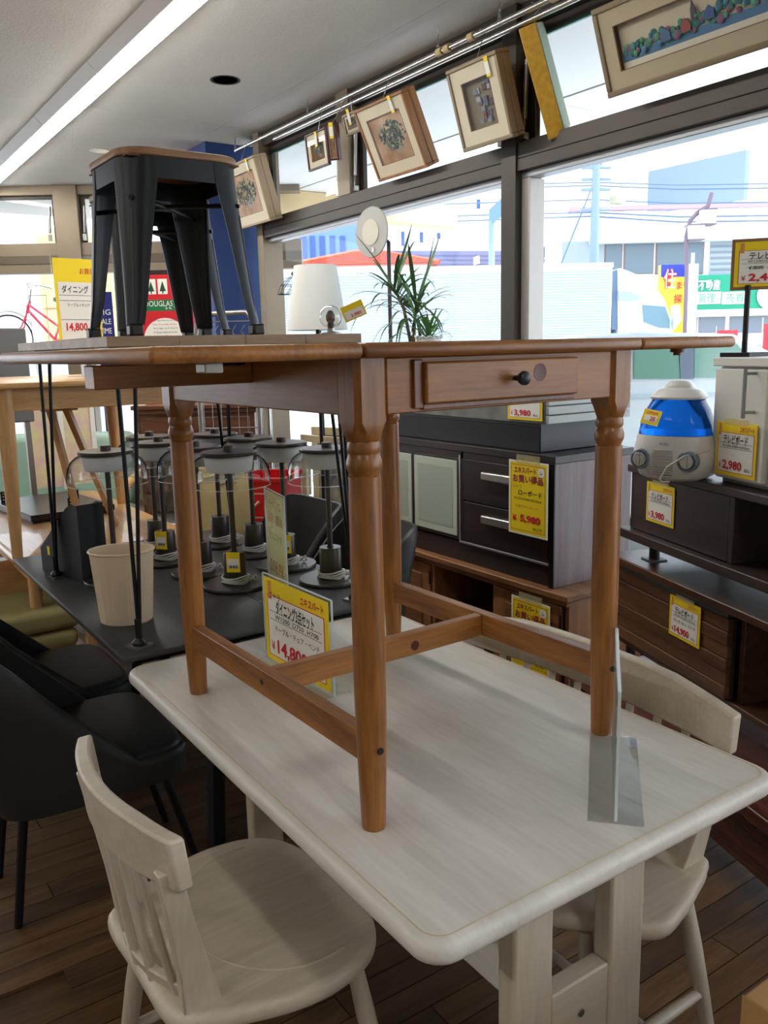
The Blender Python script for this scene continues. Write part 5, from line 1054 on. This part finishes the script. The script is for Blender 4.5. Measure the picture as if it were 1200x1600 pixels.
g = G(); g.lathe([(.001, .0012), (.035, .0012)], 20, (w_*.06, YP(476), 0)); obj('gold_seal', g, mat('gold_seal', (220, 180, 40), .5), t)
p = at(163, 500, d=5.6); t = thing('blue_banner', 'narrow dark blue banner with white lettering left of the red carton', 'banner', (p.x, p.y, 0), -HEAD); B('backing', (-.05, 0, 0), (.06, .01, p.z+.18), mat('banner_blue', (28, 40, 120), .6), t, 0)
for i, s_ in enumerate(('BIG', 'SALE', 'TIME')): text(s_, .08, .035, m_white, t, basis((.005, -.001, p.z+.05-.06*i), (1, 0, 0), UP))
# plastic-wrapped grey armchair, cream sack
m_gvin = mat('grey_vinyl', (84, 84, 80), .35, bump=.25, bscale=18, coat=.6); m_plast = glass('wrap_film', (.98, .98, .98), 2.2, .08)
t = thing('wrapped_armchair', 'dark grey armchair wrapped in clear film behind the glass lamps', 'armchair', (1.62, 4.36, 0), -.5); t.scale = (.62, 1, 1)
g = G(); g.slab(rrect(-.28, -.2, .30, .25, .05, 4), .22, .56, .05, k=4); obj('seat', g, m_gvin, t); g = G(); g.slab(rrect(-.28, .10, .30, .28, .05, 4), .56, .95, .05, k=4); obj('backrest', g, m_gvin, t)
for x in (-.24, .26):
    for y in (-.15, .2): B('leg', (x-.02, y-.02, 0), (x+.02, y+.02, .22), m_black, t)
def crinkle(w, h, nx, ny, amp, seed):
    rnd = random.Random(seed); g = G(); vs = [(w*i/nx, rnd.uniform(-amp, amp), h*j/ny) for j in range(ny+1) for i in range(nx+1)]; fs = []
    for j in range(ny):
        for i in range(nx):
            a = j*(nx+1)+i; fs += [(a, a+1, a+nx+2), (a, a+nx+2, a+nx+1)]
    return g.add(vs, fs)
obj('film_wrap', crinkle(.62, .62, 12, 10, .015, 2), m_plast, t, M=T(-.30, -.225, .36), smooth=0)
t = thing('cream_sack', 'bulging cream sack standing between the lamps and the red crates', 'sack', (1.50, 3.58, 0))
g = G(); g.rings([sup(.14, .12, 0), sup(.17, .14, .1), sup(.16, .14, .5), sup(.155, .13, .8), sup(.13, .11, .93), sup(.06, .05, .99), sup(.02, .02, 1.0)]); obj('cloth', g, mat('cream_canvas', (206, 182, 128), .85, bump=.3, bscale=20), t)
for i in range(4): g = G(); g.tube([(.14*math.cos(a_), .12*math.sin(a_), .86+.012*i+.01*math.sin(a_*3)) for a_ in [j*2*math.pi/20 for j in range(20)]], .008, 6, closed=True); obj('tie', g, mat('cream_rope', (226, 214, 178), .7), t)
# red crates
m_crate = mat('red_crate', (206, 22, 28), .4)
for k in range(3):
    t = thing('red_crate', 'red plastic bottle crate with white emblem, %s of the stack' % ['bottom', 'middle', 'top'][k], 'crate', (1.86, 3.92, k*.275), -.75, 'stacked red crates')
    for a, b in (((-.2, -.15, 0), (.2, -.142, .27)), ((-.2, .142, 0), (.2, .15, .27)), ((-.2, -.142, 0), (-.192, .142, .27)), ((.192, -.142, 0), (.2, .142, .27))): B('side_wall', a, b, m_crate, t, .002)
    B('rim', (-.206, -.156, .245), (.206, -.15, .268), m_crate, t); B('rim', (-.206, .15, .245), (.206, .156, .268), m_crate, t); B('rim', (-.206, -.156, .245), (-.2, .156, .268), m_crate, t); B('floor_panel', (-.19, -.14, 0), (.19, .14, .01), m_crate, t)
    for M_ in (basis((0, -.1505, .12), (1, 0, 0), UP), basis((-.2005, 0, .12), (0, -1, 0), UP)):
        g = G(); [g.add(*(lambda r0: (r0.v, r0.f))(q_)) for q_ in (rect(.18, .006, 0, .07, .0006), rect(.18, .006, 0, -.05, .0006), rect(.006, .12, -.09, .01, .0006), rect(.006, .12, .09, .01, .0006))]; g.tube([(-.06, .0, .001), (-.02, .03, .001), (.02, -.01, .001), (.06, .03, .001)], .008, 4); obj('emblem', g, mat('crate_emblem', (236, 196, 190), .6), t, M=M_)
# steel display pole, frames under film by the window
p = at(452, 820, x=2.35); t = thing('display_pole', 'bright steel display pole between the red crates and the window', 'pole', (2.13, 4.30, 0)); g = G(); g.cyl((0, 0, .02), (0, 0, 1.30), .028, n=14); obj('shaft', g, m_chrome, t); g = G(); g.cyl((0, 0, 0), (0, 0, .02), .14, n=20); obj('base', g, m_chrome, t)
t = thing('leaning_frame', 'brown and cream picture frame leaning under clear film by the window', 'frame', (2.66, 4.75, 0), -1.25)
for a, b in (((0, 0, 0), (.05, .03, .95)), ((.55, 0, 0), (.60, .03, .95)), ((.05, 0, .9), (.55, .03, .95)), ((.05, 0, 0), (.55, .03, .05))): B('frame_bar', a, b, mat('cream_frame', (206, 190, 150), .5), t)
B('canvas', (.05, .012, .05), (.55, .018, .9), mat('mixed_canvas', (186, 176, 150), .6, rgb2=(70, 80, 100), vscale=9), t, 0)
t = thing('film_bundle', 'crumpled clear plastic film bundle standing by the window behind the black chairs', 'plastic wrap', (2.55, 3.63, 0), 1.75)
for k in range(2): obj('film_sheet', crinkle(1.0, 1.05, 16, 16, .035, 11+k), m_plast, t, M=T(-.05, .08*k, .005), smooth=0)
B('inner_frame', (.2, .03, 0), (.24, .05, .95), MATS['cream_frame'], t, .002); B('inner_frame', (.71, .03, 0), (.75, .05, .95), MATS['cream_frame'], t, .002); B('inner_frame', (.24, .03, .91), (.71, .05, .95), MATS['cream_frame'], t, .002)
B('strap', (.45, -.04, 0), (.47, -.036, 1.0), m_black, t)
# folding wire cart (bent tube and mesh)
t = thing('wire_cart', 'galvanised tube cart with wire mesh behind the nearer stool', 'cart', (2.02, 4.55, 0), -HEAD)
g = G(); g.tube([(-.17, 0, 0), (-.17, 0, 1.52), (-.155, 0, 1.60), (-.12, 0, 1.64), (.12, 0, 1.65), (.155, 0, 1.61), (.17, 0, 1.54), (.17, 0, 0)], .014, 10); obj('tube_frame', g, m_steel, t)
for i in range(7):
    x = -.15+.05*i; g = G(); g.tube([(x, 0, z) for z in (.5, 1.0, 1.3)]+[(x+.012*(-1)**j, 0, 1.3+.035*j) for j in range(9)], .002, 5); obj('mesh_wire', g, m_steel, t)
g = G(); [g.tube([(-.17, 0, z), (.17, 0, z)], .004, 6) for z in (.5, 1.0, 1.3, 1.6)]; obj('crossbar', g, m_steel, t)
# floor lamp with pleated shade
def shade_lamp():
    t = thing('floor_lamp', 'floor lamp with white pleated tapered shade by the window', 'lamp', (2.2, 3.82, 0)); n = 90
    R_ = lambda r, z: [((r+(.0018 if i % 2 else 0))*math.cos(i*2*math.pi/n), (r+(.0018 if i % 2 else 0))*math.sin(i*2*math.pi/n), z) for i in range(n)]
    g = G(); g.rings([R_(.152, 1.53), R_(.105, 1.845), R_(.102, 1.845), R_(.149, 1.53)], closed=True); obj('shade', g, mat('white_pleat_fabric', (224, 226, 224), .8), t)
    g = G(); g.cyl((0, 0, .02), (0, 0, 1.72), .010, n=10); obj('pole', g, m_black, t); g = G(); g.lathe([(.13, 0), (.13, .015), (.02, .025), (.01, .04)], 28, caps=True); obj('base', g, m_black, t)
    g = G(); g.tube([(.0, 0, 1.70), (.05, 0, 1.75), (.105, 0, 1.84)], .002, 5); g.tube([(0, 0, 1.70), (-.05, 0, 1.75), (-.105, 0, 1.84)], .002, 5); obj('shade_ring', g, m_black, t)
shade_lamp()
# clip lamp with wire cage next to it
p = at(470, 440, d=4.9); t = thing('cage_lamp', 'black work lamp with wire cage behind the white lampshade', 'lamp', (p.x, p.y, 0), -HEAD); g = G(); z_ = p.z
g.tube([(.10, 0, 0), (.10, 0, z_+.07), (.0, 0, z_+.06)], .008, 8); obj('stand', g, m_black, t); g = G(); g.lathe([(.1, 0), (.1, .012), (.01, .02)], 20, (.1, 0, 0), caps=True); obj('base', g, m_black, t)
g = G(); g.cyl((-.01, 0, z_+.06), (-.04, -.01, z_+.03), .022, n=12); obj('lamp_holder', g, m_black, t); g = G()
for k in range(6): a_ = k*math.pi/3; g.tube([(-.04+.02*math.cos(a_), .02*math.sin(a_), z_+.03), (-.07+.05*math.cos(a_), .05*math.sin(a_), z_-.02), (-.10+.035*math.cos(a_), .035*math.sin(a_), z_-.07)], .002, 5)
for c_, r0 in (((-.07, z_-.02), .05), ((-.10, z_-.07), .035)): g.tube([(c_[0]+r0*math.cos(a_), r0*math.sin(a_), c_[1]) for a_ in [j*math.pi/8 for j in range(16)]], .002, 5, closed=True)
obj('wire_cage', g, m_black, t)
# disc lamp on a pole
p = at(581, 363, d=4.75); t = thing('disc_lamp', 'floor lamp with a round grey reflector disc on a thin dark pole', 'lamp', (p.x, p.y, 0), -HEAD-.85); R0 = .135; z_ = p.z
g = G(); g.lathe([(.001, -.004), (R0, -.004), (R0+.003, 0), (R0, .006), (.001, .010)], 40, M=T(0, 0, z_) @ RX(math.pi/2)); obj('disc', g, mat('disc_grey', (176, 176, 172), .5), t); g = G(); g.lathe([(.07, .0062), (.07, .0125), (.001, .013)], 36, M=T(0, 0, z_) @ RX(math.pi/2)); obj('centre_plate', g, mat('disc_cream', (206, 202, 186), .5), t)
q_ = Vector((.10, .035, 0)); g = G(); g.tube([(.05, .02, z_-.02), q_+Vector((0, 0, z_-.06)), q_+Vector((0, 0, .02))], .011, 10); obj('pole', g, mat('pole_aubergine', (48, 40, 52), .4), t); g = G(); g.lathe([(.12, 0), (.12, .014), (.01, .022)], 28, tuple(q_), caps=True); obj('base', g, m_black, t); g = G(); g.b2((.015, -.016, z_-.11), (.03, -.012, z_-.085)); obj('sticker', g, m_white, t)
# globe bulb on the hairpin table
t = thing('globe_bulb_lamp', 'clear globe bulb lamp with yellow price tag on the hairpin table', 'lamp', (1.205, 2.02, HT))
g = G(); g.lathe([(.030, 0), (.030, .004), (.010, .008), (.010, .016)], 20, caps=True); obj('base', g, m_steel, t); g = G(); g.cyl((0, 0, .014), (0, 0, .030), .009, n=12); obj('socket', g, m_black, t)
g = G(); g.lathe([(.010, .026)]+[(.031*math.sin(a_), .046-.031*math.cos(a_)) for a_ in [.5+i*(math.pi-.5)/12 for i in range(13)]], 24); obj('globe', g, m_dome, t); g = G(); g.lathe([(.005, .028), (.012, .036), (.013, .05), (.006, .062), (.001, .064)], 14); obj('filament_stem', g, mat('filament_brown', (80, 60, 46), .4), t)
tg = obj('price_tag', face_box(.062, .042, .0008), m_yel, t, M=basis((.052, -.035, .060), (math.cos(HEAD), -math.sin(HEAD), 0), UP) @ RZ(.38)); obj('tag_panel', rect(.052, .022, 0, -.006, .0004), m_white, tg); text('3,980', .03, .010, m_red, tg, T(.004, -.01, .0006), bold=.02); g = G(); g.tube([(.03, -.02, .05), (.02, -.01, .03), (.01, 0, .024)], .0008, 4); obj('tag_string', g, m_white, t)
# plants -----------------------------------------------------------------
m_leaf = mat('dracaena_leaf', (52, 92, 50), .45, rgb2=(84, 120, 70), vscale=20); m_leaf2 = mat('fresh_leaf', (78, 128, 60), .45, rgb2=(104, 150, 84), vscale=20)
def leaf(g, base, az, L, rise, droop, w, n=9):
    d = Vector((math.cos(az), math.sin(az), 0)); s = Vector((-d.y, d.x, 0)); vs = []; fs = []
    for i in range(n+1):
        u = i/n; p = Vector(base)+d*(L*math.sin(u*1.2)*.9*(1-rise*.55))+Vector((0, 0, L*(rise*u-droop*u*u))); ww = w*(math.sin(min(1, u*1.9+.18)*math.pi/2))*(1-u**2.4)+.0004
        vs += [p-s*ww, p+Vector((0, 0, -.25*ww)), p+s*ww]
    for i in range(n):
        a = i*3; fs += [(a, a+1, a+4, a+3), (a+1, a+2, a+5, a+4)]
    g.add(vs, fs)
MBZ = 1.1375+.21
t = thing('dracaena_plant', 'tall dracaena with long narrow drooping leaves on the grey media board', 'plant', (2.50, 3.42, MBZ)); rnd = random.Random(21)
m_stem = mat('plant_cane', (120, 112, 70), .7)
g = G(); g.lathe([(.06, 0), (.07, .08), (.066, .08), (.001, .07)], 24, caps=False); obj('pot', g, mat('dark_pot', (70, 66, 60), .6), t)
canes = [((0, 0, .07), (-.02, .035, .27), (-.045, .09, .385)), ((.0, -.01, .07), (.005, -.015, .20), (.0, -.04, .30))]
for c_ in canes: g = G(); g.tube(c_, [.009, .008, .006], 8); obj('cane', g, m_stem, t)
for k, (c_, nl) in enumerate(((canes[0], 24), (canes[1], 22))):
    for i in range(nl):
        u = .45+.55*i/nl; p = Vector(c_[1]).lerp(Vector(c_[2]), max(0, (u-.45)/.55)); g = G(); rise = rnd.uniform(.3, .75)+.5*(i/nl)**2; leaf(g, p, i*2.4+rnd.uniform(-.3, .3), rnd.uniform(.30, .46), min(rise, 1.05), rnd.uniform(.45, .85)*(1.15-.7*(i/nl)), .012); obj('leaf', g, m_leaf, t, smooth=0)
g = G(); leaf(g, (0, -.01, .2), -1.2, .42, 1.15, .15, .011); obj('leaf', g, m_leaf, t, smooth=0)
for i in range(10): g = G(); leaf(g, (0, 0, .12+.01*i), i*2.4+1, rnd.uniform(.28, .42), rnd.uniform(.4, .7), rnd.uniform(.7, 1.1), .010); obj('leaf', g, m_leaf, t, smooth=0)
t = thing('small_potted_plant', 'small grassy plant in a white pot with ruffled rim on the grey media board', 'plant', (2.50, 3.285, MBZ))
g = G(); g.lathe([(.048, 0), (.055, .02), (.06, .13), (.057, .13), (.05, .115), (.001, .11)], 28); obj('pot', g, mat('white_pot', (226, 226, 216), .5), t)
g = G(); g.tube([((.060+.006*(i % 2))*math.cos(i*2*math.pi/36), (.060+.006*(i % 2))*math.sin(i*2*math.pi/36), .132+.006*math.sin(i*2.2)) for i in range(36)], .004, 6, closed=True); obj('ruffled_rim', g, mat('clear_ruffle', (214, 224, 230), .2), t)
for i in range(26): g = G(); leaf(g, (.01*math.cos(i), .01*math.sin(i), .12), i*2.4, rnd.uniform(.18, .30), rnd.uniform(.6, 1.1), rnd.uniform(.25, .7), .008); obj('leaf', g, m_leaf2, t, smooth=0)

# ================================================================== BEYOND THE END WALL
a = at(58, 425, d=13); b = at(150, 425, d=13); M = basis((a.x, a.y, -.06), RH, UP)
t = thing('yellow_shopfront', 'yellow panelled shopfront seen through the end windows', 'building', M=M); m_yw = mat('yellow_panel', (240, 206, 140), .7)
g = G(); g.b2((0, 0, -3), (1.15, 3.4, -.05)); obj('wall', g, mat('cream_far_wall', (236, 214, 170), .8), t)
for i in range(3):
    for j in range(3): g = G(); g.b2((.02+i*.37, .02+j*1.1, -.05), (.02+i*.37+.36, .02+j*1.1+1.07, .0)); obj('panel', g, m_yw, t)
g = G(); g.b2((.9, .0, .0), (1.0, 2.2, .05)); obj('green_trim', g, MATS['green_paint'], t)
p = at(15, 530, d=11.6); Mb = basis((p.x, p.y, 0), RH, UP); zc = p.z
t = thing('display_stand', 'low white display wall outside the end window carrying the red bicycle', 'stand', M=Mb); g = G(); g.b2((-1.2, -.06, -.3), (1.6, zc-.335, .3)); obj('block', g, mat('white_wall_far', (0, 0, 0)), t)
t = thing('red_bicycle', 'red bicycle with white basket seen through the end window', 'bicycle', M=Mb); m_rb = mat('bike_red', (206, 30, 54), .35)
for x in (0, 1.05):
    g = G(); g.tube([(x+.32*math.cos(a_), zc+.32*math.sin(a_), 0) for a_ in [j*2*math.pi/36 for j in range(36)]], .014, 8, closed=True); wh = obj('wheel', g, m_black, t); g = G(); [g.tube([(x, zc, 0), (x+.31*math.cos(a_), zc+.31*math.sin(a_), 0)], .0018, 4) for a_ in [j*2*math.pi/18 for j in range(18)]]; obj('spoke', g, m_steel, wh)
    g = G(); g.tube([(x+.37*math.cos(a_), zc+.37*math.sin(a_), 0) for a_ in [math.pi*(.15+.6*j/12) for j in range(13)]], .012, 6); obj('mudguard', g, m_steel, t)
g = G(); hd = Vector((.33, zc+.5, 0)); bb = Vector((.62, zc-.02, 0)); st = Vector((.78, zc+.36, 0)); rw = Vector((1.05, zc, 0)); fr_ = Vector((.2, zc+.3, 0))
for a_, b_, r0 in ((hd, (.27, zc+.34, 0), .02), ((.29, zc+.38, 0), bb, .02), ((.31, zc+.45, 0), (.68, zc+.16, 0), .017), (bb, st, .017), (bb, rw, .011), (st, rw, .010)): g.tube([a_, b_], r0, 8)
obj('frame', g, m_rb, t); g = G(); g.tube([(.27, zc+.34, .0), (.2, zc+.16, .05), (0, zc, .05)], .012, 8); g.tube([(.27, zc+.34, 0), (.2, zc+.16, -.05), (0, zc, -.05)], .012, 8); obj('fork', g, m_rb, t)
g = G(); g.tube([hd, (.36, zc+.66, 0)], .012, 8); g.tube([(.55, zc+.68, .25), (.4, zc+.72, .22), (.33, zc+.68, 0), (.4, zc+.72, -.22), (.55, zc+.68, -.25)], .011, 8); obj('handlebar', g, m_steel, t)
g = G(); g.b2((-.02, zc+.42, -.17), (.28, zc+.68, .17)); obj('basket', g, mat('basket_white', (216, 218, 222), .5), t, .02); g = G(); g.slab(rrect(.66, -.09, .92, .09, .05, 4), 0, .06, .02, M=T(0, zc+.48, 0) @ RX(-math.pi/2) @ T(0, 0, 0)); g.tube([st, (.79, zc+.5, 0)], .012, 8); obj('saddle', g, m_black, t)
